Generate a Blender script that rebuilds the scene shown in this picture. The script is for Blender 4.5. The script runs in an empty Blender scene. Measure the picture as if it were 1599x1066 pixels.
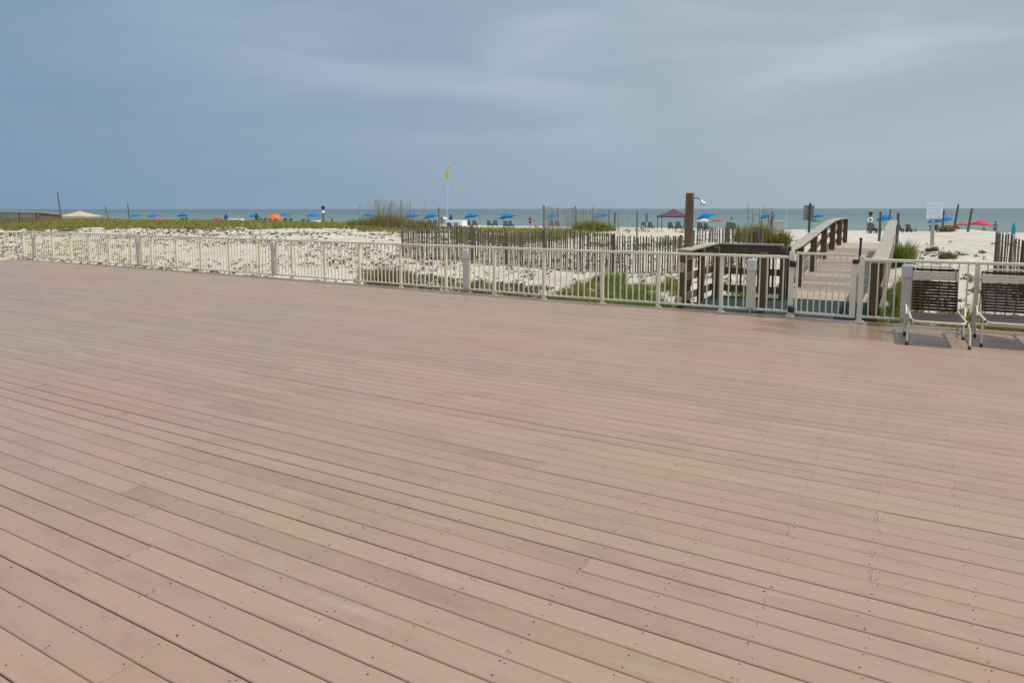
import bpy, bmesh, math, random
from mathutils import Vector, Matrix, noise
R = math.radians
random.seed(7)
C = bpy.context.scene.collection

# ------------------------------------------------------------------ camera
CAM_H = 1.74; F = 1066.0; PITCH = R(6.0); YAW = R(29.906)
SA, CA = math.sin(YAW), math.cos(YAW)
cd = bpy.data.cameras.new("camera"); cam = bpy.data.objects.new("camera", cd); C.objects.link(cam)
cd.sensor_width = 36; cd.lens = 36 * F / 1599; cd.shift_y = -(533 - 438.04) / 1599
cd.clip_start = 0.05; cd.clip_end = 40000
cam.location = (0, 0, CAM_H); cam.rotation_euler = (R(90) - PITCH, R(0.05), YAW)
bpy.context.scene.camera = cam

# ------------------------------------------------------------------ light
SUN_EL, SUN_AZ = R(61), R(25)          # azimuth measured from +X towards +Y
sd = Vector((math.cos(SUN_EL) * math.cos(SUN_AZ), math.cos(SUN_EL) * math.sin(SUN_AZ), math.sin(SUN_EL)))
sl = bpy.data.lights.new("sun", 'SUN'); sl.energy = 3.1; sl.angle = R(0.8); sl.color = (1.0, 0.94, 0.85)
so = bpy.data.objects.new("sun", sl); C.objects.link(so); so.rotation_euler = sd.to_track_quat('Z', 'Y').to_euler()
w = bpy.data.worlds.new("World"); bpy.context.scene.world = w; w.use_nodes = True
nt = w.node_tree; nt.nodes.clear()
def N(nt, t, **k):
    n = nt.nodes.new(t)
    for a, b in k.items(): setattr(n, a, b)
    return n
wo = N(nt, 'ShaderNodeOutputWorld'); bg = N(nt, 'ShaderNodeBackground'); bg.inputs[1].default_value = 0.1
sky = N(nt, 'ShaderNodeTexSky', sky_type='NISHITA', sun_disc=False)
sky.sun_elevation = SUN_EL; sky.sun_rotation = math.pi / 2 - SUN_AZ; sky.dust_density = 3.0; sky.air_density = 1.2
hs = N(nt, 'ShaderNodeHueSaturation'); hs.inputs['Saturation'].default_value = 0.75; hs.inputs['Value'].default_value = 0.55
tc = N(nt, 'ShaderNodeTexCoord'); mp = N(nt, 'ShaderNodeMapping'); mp.inputs['Scale'].default_value = (1.0, 1.0, 4.5)
no = N(nt, 'ShaderNodeTexNoise'); no.inputs['Scale'].default_value = 1.5; no.inputs['Detail'].default_value = 5; no.inputs['Roughness'].default_value = 0.5
no.inputs['Distortion'].default_value = 0.3
mr = N(nt, 'ShaderNodeMapRange', interpolation_type='SMOOTHSTEP'); mr.inputs[1].default_value = 0.34; mr.inputs[2].default_value = 0.68
mr.inputs[3].default_value = 0.93; mr.inputs[4].default_value = 1.0
mx = N(nt, 'ShaderNodeMix', data_type='RGBA'); 
sc = N(nt, 'ShaderNodeVectorMath', operation='DOT_PRODUCT'); sc.inputs[1].default_value = (math.cos(R(40)), math.sin(R(40)), .25); nt.links.new(tc.outputs['Generated'], sc.inputs[0])
hz = N(nt, 'ShaderNodeMapRange', interpolation_type='SMOOTHSTEP'); hz.inputs[1].default_value = -.75; hz.inputs[2].default_value = .75; nt.links.new(sc.outputs['Value'], hz.inputs[0])
hc = N(nt, 'ShaderNodeMix', data_type='RGBA'); hc.inputs[6].default_value = (1.98, 3.1, 4.65, 1); hc.inputs[7].default_value = (3.75, 4.6, 5.25, 1); nt.links.new(hz.outputs[0], hc.inputs[0])

# unseen sky overhead and landward brightened, added as fill for shaded faces
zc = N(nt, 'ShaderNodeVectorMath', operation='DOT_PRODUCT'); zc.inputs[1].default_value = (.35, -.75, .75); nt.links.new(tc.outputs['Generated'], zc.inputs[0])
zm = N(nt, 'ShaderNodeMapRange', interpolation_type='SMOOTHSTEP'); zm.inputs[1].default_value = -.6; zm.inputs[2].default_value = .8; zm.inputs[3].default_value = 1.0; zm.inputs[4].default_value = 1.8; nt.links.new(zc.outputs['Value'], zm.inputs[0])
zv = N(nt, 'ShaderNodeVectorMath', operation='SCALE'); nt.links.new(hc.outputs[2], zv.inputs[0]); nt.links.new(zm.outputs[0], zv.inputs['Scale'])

# thin high cloud, thicker to the right
cm = N(nt, 'ShaderNodeMapping'); cm.inputs['Scale'].default_value = (1.3, 1.3, 7.0); cm.inputs['Rotation'].default_value = (R(7), R(-5), 0); cm.inputs['Location'].default_value = (4.3, 1.7, .6); nt.links.new(tc.outputs['Generated'], cm.inputs[0])
cn = N(nt, 'ShaderNodeTexNoise'); cn.inputs['Scale'].default_value = 2.1; cn.inputs['Detail'].default_value = 5; cn.inputs['Roughness'].default_value = .42; cn.inputs['Distortion'].default_value = .6; nt.links.new(cm.outputs[0], cn.inputs[0])
cr = N(nt, 'ShaderNodeMapRange', interpolation_type='SMOOTHSTEP'); cr.inputs[1].default_value = .36; cr.inputs[2].default_value = .78; cr.inputs[3].default_value = 0; cr.inputs[4].default_value = .4; nt.links.new(cn.outputs[0], cr.inputs[0])
ce = N(nt, 'ShaderNodeSeparateXYZ'); nt.links.new(tc.outputs['Generated'], ce.inputs[0])
cq = N(nt, 'ShaderNodeMapRange', interpolation_type='SMOOTHSTEP'); cq.inputs[1].default_value = .0; cq.inputs[2].default_value = .22; nt.links.new(ce.outputs[2], cq.inputs[0])
cs = N(nt, 'ShaderNodeMath', operation='MULTIPLY'); nt.links.new(cr.outputs[0], cs.inputs[0]); nt.links.new(cq.outputs[0], cs.inputs[1])
ch_ = N(nt, 'ShaderNodeMath', operation='MULTIPLY_ADD'); ch_.inputs[1].default_value = .9; ch_.inputs[2].default_value = .12; nt.links.new(hz.outputs[0], ch_.inputs[0])
ct = N(nt, 'ShaderNodeMath', operation='MULTIPLY'); nt.links.new(cs.outputs[0], ct.inputs[0]); nt.links.new(ch_.outputs[0], ct.inputs[1])
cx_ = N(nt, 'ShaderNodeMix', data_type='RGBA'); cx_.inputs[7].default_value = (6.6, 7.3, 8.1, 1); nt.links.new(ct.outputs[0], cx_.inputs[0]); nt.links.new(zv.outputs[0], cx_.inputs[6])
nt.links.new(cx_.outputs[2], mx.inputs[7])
L = nt.links.new
L(sky.outputs[0], hs.inputs['Color']); L(tc.outputs['Generated'], mp.inputs[0]); L(mp.outputs[0], no.inputs[0])
L(no.outputs[0], mr.inputs[0]); L(mr.outputs[0], mx.inputs[0]); L(hs.outputs[0], mx.inputs[6]); L(mx.outputs[2], bg.inputs[0]); L(bg.outputs[0], wo.inputs[0])
vs = bpy.context.scene.view_settings
vs.view_transform = 'Standard'; vs.look = 'None'; vs.exposure = 0.0; vs.gamma = 1.0; vs.use_curve_mapping = False

# ------------------------------------------------------------------ helpers
def ratio(px, py=345.0):
    k = F * math.cos(PITCH) - (py - 438.04) * math.sin(PITCH); t = (px - 799.5) / k
    return t
def wx(px, Y, py=345.0):               # X of the thing seen in that column when it stands at depth Y
    t = ratio(px, py); return Y * (-SA + t * CA) / (CA + t * SA)
def dep(px, Y, py=345.0):
    t = ratio(px, py); return Y / (CA + t * SA)
def wz(px, py, Y): return CAM_H - (py - 326.0) / 1071.0 * dep(px, Y, py)
def lerp(a, b, t): return a + (b - a) * t
def interp(tab, y):
    if y <= tab[0][0]: return tab[0][1]
    for (a, va), (b, vb) in zip(tab, tab[1:]):
        if y <= b:
            t = (y - a) / (b - a); t = t * t * (3 - 2 * t) * 0.4 + t * 0.6
            return va + (vb - va) * t
    return tab[-1][1]
def sstep(a, b, v):
    t = max(0, min(1, (v - a) / (b - a))); return t * t * (3 - 2 * t)
TR = [(-80, -.9), (11, -.6), (13, -.48), (15, -.3), (18, -.08), (20, .05), (24, .33), (28, .40), (35, .42), (45, .25), (60, -.25), (75, -.8), (88, -1.0), (97, -1.0), (108, -2.1), (135, -4)]
TL = [(-80, -.9), (11, -.5), (13, -.36), (15, -.12), (18, .15), (20, .3), (24, .52), (30, .6), (36, .62), (45, .45), (60, -.15), (75, -.8), (88, -1.0), (97, -1.0), (108, -2.1), (135, -4)]
def gz(x, y):
    u = x / max(y, 6)
    k = 1 - sstep(-1.15, -.6, u)
    z = interp(TR, y) * (1 - k) + interp(TL, y) * k
    amp = .5 * sstep(11, 16, y) * (1 - sstep(55, 95, y)) + .07
    z += (noise.noise(Vector((x * .22, y * .25, 3.1))) * .22 + noise.noise(Vector((x * .8, y * .8, 1.3))) * .07 + noise.noise(Vector((x * 2.6, y * 2.6, 9))) * .025) * amp
    z += .28 * math.exp(-((x - 2.7) ** 2 / 9 + (y - 48) ** 2 / 30))
    d = math.exp(-((x + 1.2) ** 2) / 4) * sstep(13, 16, y) * (1 - sstep(26, 29, y))   # below the boardwalk
    return z - .28 * d

MATS = {}
def mat(name, col, rough=.7, var=.12, scale=6.0, bump=0.0, bscale=40.0, stretch=(1, 1, 1), island=0.0, metal=0.0, col2=None, spec=.5, trans=0.0):
    if name in MATS: return MATS[name]
    m = bpy.data.materials.new(name); m.use_nodes = True; MATS[name] = m
    t = m.node_tree; b = t.nodes['Principled BSDF']; l = t.links.new
    b.inputs['Roughness'].default_value = rough; b.inputs['Metallic'].default_value = metal
    b.inputs['Specular IOR Level'].default_value = spec
    g = N(t, 'ShaderNodeNewGeometry'); mp = N(t, 'ShaderNodeMapping'); mp.inputs['Scale'].default_value = stretch
    l(g.outputs['Position'], mp.inputs[0])
    n = N(t, 'ShaderNodeTexNoise'); n.inputs['Scale'].default_value = scale; n.inputs['Detail'].default_value = 5; l(mp.outputs[0], n.inputs[0])
    fac = n.outputs[0]
    if island > 0:
        a = N(t, 'ShaderNodeMath', operation='MULTIPLY'); l(g.outputs['Random Per Island'], a.inputs[0]); a.inputs[1].default_value = island
        a2 = N(t, 'ShaderNodeMath', operation='MULTIPLY'); l(fac, a2.inputs[0]); a2.inputs[1].default_value = 1 - island
        a3 = N(t, 'ShaderNodeMath', operation='ADD'); l(a.outputs[0], a3.inputs[0]); l(a2.outputs[0], a3.inputs[1]); fac = a3.outputs[0]
    r = N(t, 'ShaderNodeValToRGB'); r.color_ramp.elements[0].position = .25; r.color_ramp.elements[1].position = .75
    lo = [c * (1 - var) for c in col] + [1]; hi = [min(1, c * (1 + var)) for c in col] + [1]
    if col2: lo = list(col) + [1]; hi = list(col2) + [1]
    r.color_ramp.elements[0].color = lo; r.color_ramp.elements[1].color = hi
    l(fac, r.inputs[0]); l(r.outputs[0], b.inputs['Base Color'])
    if bump > 0:
        n2 = N(t, 'ShaderNodeTexNoise'); n2.inputs['Scale'].default_value = bscale; n2.inputs['Detail'].default_value = 4; l(mp.outputs[0], n2.inputs[0])
        bm_ = N(t, 'ShaderNodeBump'); bm_.inputs['Strength'].default_value = 1; bm_.inputs['Distance'].default_value = bump
        l(n2.outputs[0], bm_.inputs['Height']); l(bm_.outputs[0], b.inputs['Normal'])
    if trans > 0:
        tr = N(t, 'ShaderNodeBsdfTranslucent'); ms = N(t, 'ShaderNodeMixShader'); ms.inputs[0].default_value = trans
        l(r.outputs[0], tr.inputs[0]); l(b.outputs[0], ms.inputs[1]); l(tr.outputs[0], ms.inputs[2])
        l(ms.outputs[0], t.nodes['Material Output'].inputs[0])
    return m

class MB:
    """collects raw geometry for one mesh"""
    def __init__(s): s.v = []; s.f = []; s.sm = []
    def add(s, vs, fs, smooth=False):
        o = len(s.v); s.v += [tuple(p) for p in vs]; s.f += [tuple(i + o for i in f) for f in fs]; s.sm += [smooth] * len(fs)
    def box(s, c, d, rot=None, ch=0.0):
        hx, hy, hz = d[0] / 2, d[1] / 2, d[2] / 2
        if ch > 0:
            b = bmesh.new(); bmesh.ops.create_cube(b, size=1)
            for v in b.verts: v.co = Vector((v.co.x * d[0], v.co.y * d[1], v.co.z * d[2]))
            bmesh.ops.bevel(b, geom=list(b.edges), offset=ch, segments=1, affect='EDGES')
            b.verts.index_update(); vs = [v.co.copy() for v in b.verts]; fs = [[v.index for v in f.verts] for f in b.faces]; b.free()
        else:
            vs = [Vector((x * hx, y * hy, z * hz)) for x in (-1, 1) for y in (-1, 1) for z in (-1, 1)]
            fs = [(0, 1, 3, 2), (4, 6, 7, 5), (0, 4, 5, 1), (2, 3, 7, 6), (0, 2, 6, 4), (1, 5, 7, 3)]
        if rot is not None: vs = [rot @ v for v in vs]
        s.add([v + Vector(c) for v in vs], fs)
    def beam(s, a, b, wd, ht, up=(0, 0, 1), ch=0.0):
        a = Vector(a); b = Vector(b); d = b - a; ln = d.length; d.normalize(); up = Vector(up)
        sd_ = d.cross(up); 
        if sd_.length < 1e-4: sd_ = d.cross(Vector((1, 0, 0)))
        sd_.normalize(); u = sd_.cross(d)
        m = Matrix((sd_, d, u)).transposed()
        s.box((a + b) / 2, (wd, ln, ht), m, ch)
    def tube(s, pts, r, seg=8, cap=True, r2=None):
        pts = [Vector(p) for p in pts]; n = len(pts); rings = []
        prev = None
        for i, p in enumerate(pts):
            d = (pts[min(i + 1, n - 1)] - pts[max(i - 1, 0)]).normalized()
            if prev is None: a = d.orthogonal().normalized()
            else: a = (prev - d * prev.dot(d)).normalized()
            prev = a; b = d.cross(a); rr = r if r2 is None else lerp(r, r2, i / (n - 1))
            rings.append([p + (a * math.cos(q * 2 * math.pi / seg) + b * math.sin(q * 2 * math.pi / seg)) * rr for q in range(seg)])
        vs = [v for rg in rings for v in rg]
        fs = [(i * seg + q, i * seg + (q + 1) % seg, (i + 1) * seg + (q + 1) % seg, (i + 1) * seg + q) for i in range(n - 1) for q in range(seg)]
        s.add(vs, fs, True)
        if cap: s.add(rings[0], [tuple(range(seg))[::-1]]); s.add(rings[-1], [tuple(range(seg))])
    def lathe(s, prof, seg=16, c=(0, 0, 0), rot=None):
        vs = []
        for r, z in prof:
            for q in range(seg):
                a = q * 2 * math.pi / seg; v = Vector((r * math.cos(a), r * math.sin(a), z))
                if rot is not None: v = rot @ v
                vs.append(v + Vector(c))
        fs = [(i * seg + q, i * seg + (q + 1) % seg, (i + 1) * seg + (q + 1) % seg, (i + 1) * seg + q) for i in range(len(prof) - 1) for q in range(seg)]
        s.add(vs, fs, True)
    def build(s, name, m, parent=None, loc=None):
        me = bpy.data.meshes.new(name); me.from_pydata(s.v, [], s.f)
        me.polygons.foreach_set('use_smooth', s.sm); me.materials.append(m); me.update()
        o = bpy.data.objects.new(name, me); C.objects.link(o)
        if parent is not None: o.parent = parent
        if loc is not None: o.location = loc
        return o
def tag(o, label=None, cat=None, group=None, kind=None):
    if label: o['label'] = label
    if cat: o['category'] = cat
    if group: o['group'] = group
    if kind: o['kind'] = kind
    return o
def empty(name, loc=(0, 0, 0), rz=0):
    o = bpy.data.objects.new(name, None); C.objects.link(o); o.location = loc; o.rotation_euler = (0, 0, rz); o.empty_display_size = .2; return o
def copy_tree(o, parent=None):
    c = o.copy(); C.objects.link(c); c.parent = parent
    for ch in [k for k in C.objects if k.parent == o]: copy_tree(ch, c)
    return c

# ------------------------------------------------------------------ materials
M_beige = mat('beige_paint', (.78, .665, .475), .45, .10, 3)
M_beige2 = mat('beige_box_paint', (.58, .50, .38), .5, .08, 5)
M_light = mat('grey_cap_plastic', (.58, .55, .50), .4, .06, 5)
M_black = mat('black_metal', (.02, .02, .02), .45, .2, 9)
M_wood = mat('weathered_wood', (.155, .115, .075), .8, .3, 3, .004, 60, (4, 4, .5), island=.35)
M_wooddark = mat('dark_treated_wood', (.115, .075, .042), .8, .35, 3, .004, 60, (4, 4, .6), island=.3)
M_woodgrey = mat('grey_wood', (.33, .29, .235), .85, .30, 3, .004, 50, (2, .5, 2), island=.4)
M_plank = mat('boardwalk_plank', (.44, .34, .26), .8, .30, 2.5, .004, 60, (.6, 4, 2), island=.55)
M_slat = mat('weathered_slat', (.18, .145, .10), .9, .35, 4, .003, 60, (3, 3, .6), island=.6)
M_slatgrey = mat('grey_slat', (.24, .215, .175), .9, .3, 4, .003, 60, (3, 3, .6), island=.6)
M_turf = mat('green_turf', (.009, .032, .027), .95, .3, 20, .006, 180)
M_grass = mat('dune_grass', (.13, .13, .018), .75, .4, 1.2, island=.5, col2=(.36, .31, .075), trans=.25)
M_gclump = mat('ground_cover_leaf', (.085, .09, .035), .7, .4, 2, island=.6, col2=(.20, .19, .08), trans=.2)
M_weed = mat('green_weed', (.12, .165, .018), .7, .4, 2, island=.6, col2=(.34, .36, .07), trans=.3)
M_oat = mat('dry_sea_oat', (.30, .24, .13), .8, .3, 2, island=.6, trans=.2)
M_shrub = mat('brown_shrub', (.17, .15, .05), .8, .3, 2, island=.6, col2=(.34, .27, .11), trans=.2)
M_blue = mat('blue_canvas', (.004, .17, .43), .8, .12, 2, spec=.2, trans=.05)
M_navy = mat('navy_canvas', (.005, .045, .22), .7, .15, 3)
M_white = mat('white_paint', (.88, .88, .86), .5, .05, 3)
M_chairwood = mat('dark_chair_fabric', (.04, .055, .05), .8, .3, 8)

# ------------------------------------------------------------------ setting: sea, sand
def sheet(name, xs, ys, zf, m, smooth=True):
    vs = [(x, y, zf(x, y)) for y in ys for x in xs]; n = len(xs)
    fs = [(j * n + i, j * n + i + 1, (j + 1) * n + i + 1, (j + 1) * n + i) for j in range(len(ys) - 1) for i in range(n - 1)]
    me = bpy.data.meshes.new(name); me.from_pydata(vs, [], fs); me.polygons.foreach_set('use_smooth', [smooth] * len(fs)); me.materials.append(m)
    o = bpy.data.objects.new(name, me); C.objects.link(o); o['kind'] = 'structure'; return o

m = bpy.data.materials.new('sand'); m.use_nodes = True; t = m.node_tree; b = t.nodes['Principled BSDF']; l = t.links.new
b.inputs['Roughness'].default_value = .95; b.inputs['Specular IOR Level'].default_value = .15
g = N(t, 'ShaderNodeNewGeometry')
n1 = N(t, 'ShaderNodeTexNoise'); n1.inputs['Scale'].default_value = .8; n1.inputs['Detail'].default_value = 8; l(g.outputs['Position'], n1.inputs[0])
r1 = N(t, 'ShaderNodeValToRGB'); r1.color_ramp.elements[0].position = .3; r1.color_ramp.elements[1].position = .62
r1.color_ramp.elements[0].color = (.46, .395, .315, 1); r1.color_ramp.elements[1].color = (.60, .53, .44, 1)
l(n1.outputs[0], r1.inputs[0])
n2 = N(t, 'ShaderNodeTexNoise'); n2.inputs['Scale'].default_value = 6; n2.inputs['Detail'].default_value = 6; l(g.outputs['Position'], n2.inputs[0])
n3 = N(t, 'ShaderNodeTexNoise'); n3.inputs['Scale'].default_value = 2.2; n3.inputs['Detail'].default_value = 3; l(g.outputs['Position'], n3.inputs[0])
ad = N(t, 'ShaderNodeMath', operation='ADD'); l(n2.outputs[0], ad.inputs[0]); l(n3.outputs[0], ad.inputs[1])
bu = N(t, 'ShaderNodeBump'); bu.inputs['Distance'].default_value = .09; bu.inputs['Strength'].default_value = 1; l(ad.outputs[0], bu.inputs['Height']); l(bu.outputs[0], b.inputs['Normal'])
# wet strip by the water
sx = N(t, 'ShaderNodeSeparateXYZ'); l(g.outputs['Position'], sx.inputs[0])
wm = N(t, 'ShaderNodeMapRange'); wm.inputs[1].default_value = 99; wm.inputs[2].default_value = 104; l(sx.outputs[1], wm.inputs[0])
mw = N(t, 'ShaderNodeMix', data_type='RGBA'); mw.inputs[7].default_value = (.28, .24, .18, 1); l(wm.outputs[0], mw.inputs[0]); l(r1.outputs[0], mw.inputs[6])
l(mw.outputs[2], b.inputs['Base Color'])
M_sand = m
def axis(segs):
    out = []
    for a, b_, st in segs:
        n = max(1, int(round((b_ - a) / st))); out += [a + (b_ - a) * i / n for i in range(n)]
    return out + [segs[-1][1]]
xs = axis([(-2500, -500, 500), (-500, -200, 30), (-200, -75, 2.5), (-75, -30, .6), (-30, 8, .28), (8, 40, 2), (40, 300, 20), (300, 2500, 400)])
ys = axis([(-1500, -60, 400), (-60, 10.5, 7), (10.5, 26, .26), (26, 46, .6), (46, 110, 2), (110, 135, 8)])
sheet('sand', xs, ys, gz, M_sand)

m = bpy.data.materials.new('sea_water'); m.use_nodes = True; t = m.node_tree; b = t.nodes['Principled BSDF']; l = t.links.new
b.inputs['Roughness'].default_value = .35; b.inputs['IOR'].default_value = 1.33
g = N(t, 'ShaderNodeNewGeometry'); mp_ = N(t, 'ShaderNodeMapping'); mp_.inputs['Scale'].default_value = (.25, 1, 1); l(g.outputs['Position'], mp_.inputs[0])
n1 = N(t, 'ShaderNodeTexNoise'); n1.inputs['Scale'].default_value = .02; n1.inputs['Detail'].default_value = 6; l(mp_.outputs[0], n1.inputs[0])
r1 = N(t, 'ShaderNodeValToRGB'); r1.color_ramp.elements[0].position = .35; r1.color_ramp.elements[1].position = .65
r1.color_ramp.elements[0].color = (.075, .115, .122, 1); r1.color_ramp.elements[1].color = (.095, .145, .146, 1); l(n1.outputs[0], r1.inputs[0])
sx = N(t, 'ShaderNodeSeparateXYZ'); l(g.outputs['Position'], sx.inputs[0])
wm = N(t, 'ShaderNodeMapRange'); wm.inputs[1].default_value = 110; wm.inputs[2].default_value = 420; l(sx.outputs[1], wm.inputs[0])
mw = N(t, 'ShaderNodeMix', data_type='RGBA'); mw.inputs[6].default_value = (.135, .19, .165, 1); l(wm.outputs[0], mw.inputs[0]); l(r1.outputs[0], mw.inputs[7])
l(mw.outputs[2], b.inputs['Base Color'])
n2 = N(t, 'ShaderNodeTexNoise'); n2.inputs['Scale'].default_value = .9; n2.inputs['Detail'].default_value = 4; l(mp_.outputs[0], n2.inputs[0])
bu = N(t, 'ShaderNodeBump'); bu.inputs['Distance'].default_value = .5; l(n2.outputs[0], bu.inputs['Height']); l(bu.outputs[0], b.inputs['Normal'])
sheet('sea', [-40000, -3000, -300, 0, 300, 3000, 40000], [100, 150, 300, 1000, 5000, 38000], lambda x, y: -1.9, m)

# ------------------------------------------------------------------ deck
PITCHB = .1467; JX = .4065; JX0 = -.055; YB = 1.122
m = bpy.data.materials.new('deck_board'); m.use_nodes = True; t = m.node_tree; b = t.nodes['Principled BSDF']; l = t.links.new
g = N(t, 'ShaderNodeNewGeometry')
isl = N(t, 'ShaderNodeCombineXYZ'); im = N(t, 'ShaderNodeMath', operation='MULTIPLY'); im.inputs[1].default_value = 40; l(g.outputs['Random Per Island'], im.inputs[0])
for k_ in range(3): l(im.outputs[0], isl.inputs[k_])
ivec = N(t, 'ShaderNodeVectorMath', operation='ADD'); l(g.outputs['Position'], ivec.inputs[0]); l(isl.outputs[0], ivec.inputs[1])
def noi(scale, det, st, rough=.5, own=False):
    mp = N(t, 'ShaderNodeMapping'); mp.inputs['Scale'].default_value = st; l(ivec.outputs[0] if own else g.outputs['Position'], mp.inputs[0])
    n = N(t, 'ShaderNodeTexNoise'); n.inputs['Scale'].default_value = scale; n.inputs['Detail'].default_value = det; n.inputs['Roughness'].default_value = rough; l(mp.outputs[0], n.inputs[0]); return n.outputs[0]
def ramp(fac, cols):
    r = N(t, 'ShaderNodeValToRGB'); r.color_ramp.elements[0].position = cols[0][0]; r.color_ramp.elements[0].color = cols[0][1] + (1,)
    r.color_ramp.elements[1].position = cols[-1][0]; r.color_ramp.elements[1].color = cols[-1][1] + (1,)
    for p, c in cols[1:-1]:
        e = r.color_ramp.elements.new(p); e.color = c + (1,)
    l(fac, r.inputs[0]); return r.outputs[0]
def mixc(fac, a, bb, typ='MIX'):
    x = N(t, 'ShaderNodeMix', data_type='RGBA', blend_type=typ)
    for s_, v in ((0, fac), (6, a), (7, bb)):
        if isinstance(v, (int, float)): x.inputs[s_].default_value = v
        elif isinstance(v, tuple): x.inputs[s_].default_value = v
        else: l(v, x.inputs[s_])
    return x.outputs[2]
base = ramp(g.outputs['Random Per Island'], [(0, (.328, .212, .150)), (.3, (.352, .233, .165)), (.6, (.352, .228, .165)), (1, (.372, .248, .173))])
big = ramp(noi(.35, 4, (1, 1.4, 1)), [(.36, (.96, 1.0, .93)), (.5, (1, 1, 1)), (.64, (1.04, .975, .965))])
c = mixc(1.0, base, big, 'MULTIPLY')
st = ramp(noi(1.5, 5, (.8, 2.6, 1), .6, True), [(.34, (.86, .84, .82)), (.47, (1, 1, 1)), (.68, (1.05, 1.05, 1.01))])
c = mixc(.75, c, st, 'MULTIPLY')
gr = ramp(noi(9, 6, (1.2, 14, 1), .7, True), [(.3, (.88, .88, .88)), (.5, (1, 1, 1)), (.72, (1.08, 1.08, 1.08))])
c = mixc(.8, c, gr, 'MULTIPLY')
pale = ramp(noi(2.2, 4, (.5, 3.2, 1), .6, True), [(.62, (0, 0, 0)), (.80, (.5, .5, .5))])
c = mixc(pale, c, (.42, .35, .275, 1))
# puddle drying in front of the gate
sp = N(t, 'ShaderNodeVectorMath', operation='DISTANCE'); sp.inputs[1].default_value = (-.62, 11.2, 0); l(g.outputs['Position'], sp.inputs[0])
nn = N(t, 'ShaderNodeMath', operation='MULTIPLY'); nn.inputs[1].default_value = 1.6; l(noi(1.8, 4, (.6, 1.6, 1)), nn.inputs[0])
sa = N(t, 'ShaderNodeMath', operation='ADD'); l(sp.outputs['Value'], sa.inputs[0]); l(nn.outputs[0], sa.inputs[1])
wet = N(t, 'ShaderNodeMapRange', interpolation_type='SMOOTHSTEP'); wet.inputs[1].default_value = 1.5; wet.inputs[2].default_value = 2.4; wet.inputs[3].default_value = 1; wet.inputs[4].default_value = 0
l(sa.outputs[0], wet.inputs[0])
c = mixc(wet.outputs[0], c, mixc(1.0, c, (.86, .80, .76, 1), 'MULTIPLY'))
l(c, b.inputs['Base Color'])
ro = N(t, 'ShaderNodeMapRange'); ro.inputs[1].default_value = .3; ro.inputs[2].default_value = .7; ro.inputs[3].default_value = .32; ro.inputs[4].default_value = .45
l(noi(1.1, 4, (1, 2, 1)), ro.inputs[0])
rm = N(t, 'ShaderNodeMix', data_type='FLOAT'); l(wet.outputs[0], rm.inputs[0]); l(ro.outputs[0], rm.inputs[2]); rm.inputs[3].default_value = .2; l(rm.outputs[0], b.inputs['Roughness'])
bu = N(t, 'ShaderNodeBump'); bu.inputs['Distance'].default_value = .0015; l(noi(30, 5, (.5, 5, 1)), bu.inputs['Height']); l(bu.outputs[0], b.inputs['Normal'])
M_deck = m

XL, XR, YFAR = -26.9, 9.0, 12.0
rows = list(range(-55, int((YFAR - YB) / PITCHB) + 1))
D = MB(); S = MB(); rnd = random.Random(3)
FPX = [(52, 404.5), (84, 406.8), (112, 409.2), (141, 411.4), (172, 414), (206, 416.6), (238.5, 419.1), (277, 421.9), (315, 424.8), (359, 428.0), (406.5, 431.6), (457, 435.5),
       (508, 439.5), (562, 443.9), (626, 449.0), (696.5, 454.8), (772, 461.0), (849, 467.4), (940, 474.2), (1027, 480), (1125, 487), (1233, 494.5)]
def gnd(px, py):
    k = F * math.cos(PITCH) - (py - 438.04) * math.sin(PITCH)
    dz = -F * math.sin(PITCH) - (py - 438.04) * math.cos(PITCH); dx = px - 799.5; s_ = -CAM_H / dz
    return Vector(((-SA * k + CA * dx) * s_, (CA * k + SA * dx) * s_, 0))
FP = [gnd(*p) for p in FPX]
FP[0].x = XL + .05
def deck_far(x):                              # back edge of the deck just beyond the railing
    pts = FP + [Vector((-.4, 11.72, 0)), Vector((9, 11.95, 0))]
    for a, b_ in zip(pts, pts[1:]):
        if a.x <= x <= b_.x: return lerp(a.y, b_.y, (x - a.x) / (b_.x - a.x)) + .06
    return pts[0].y + .06 if x < pts[0].x else pts[-1].y + .06
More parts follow.
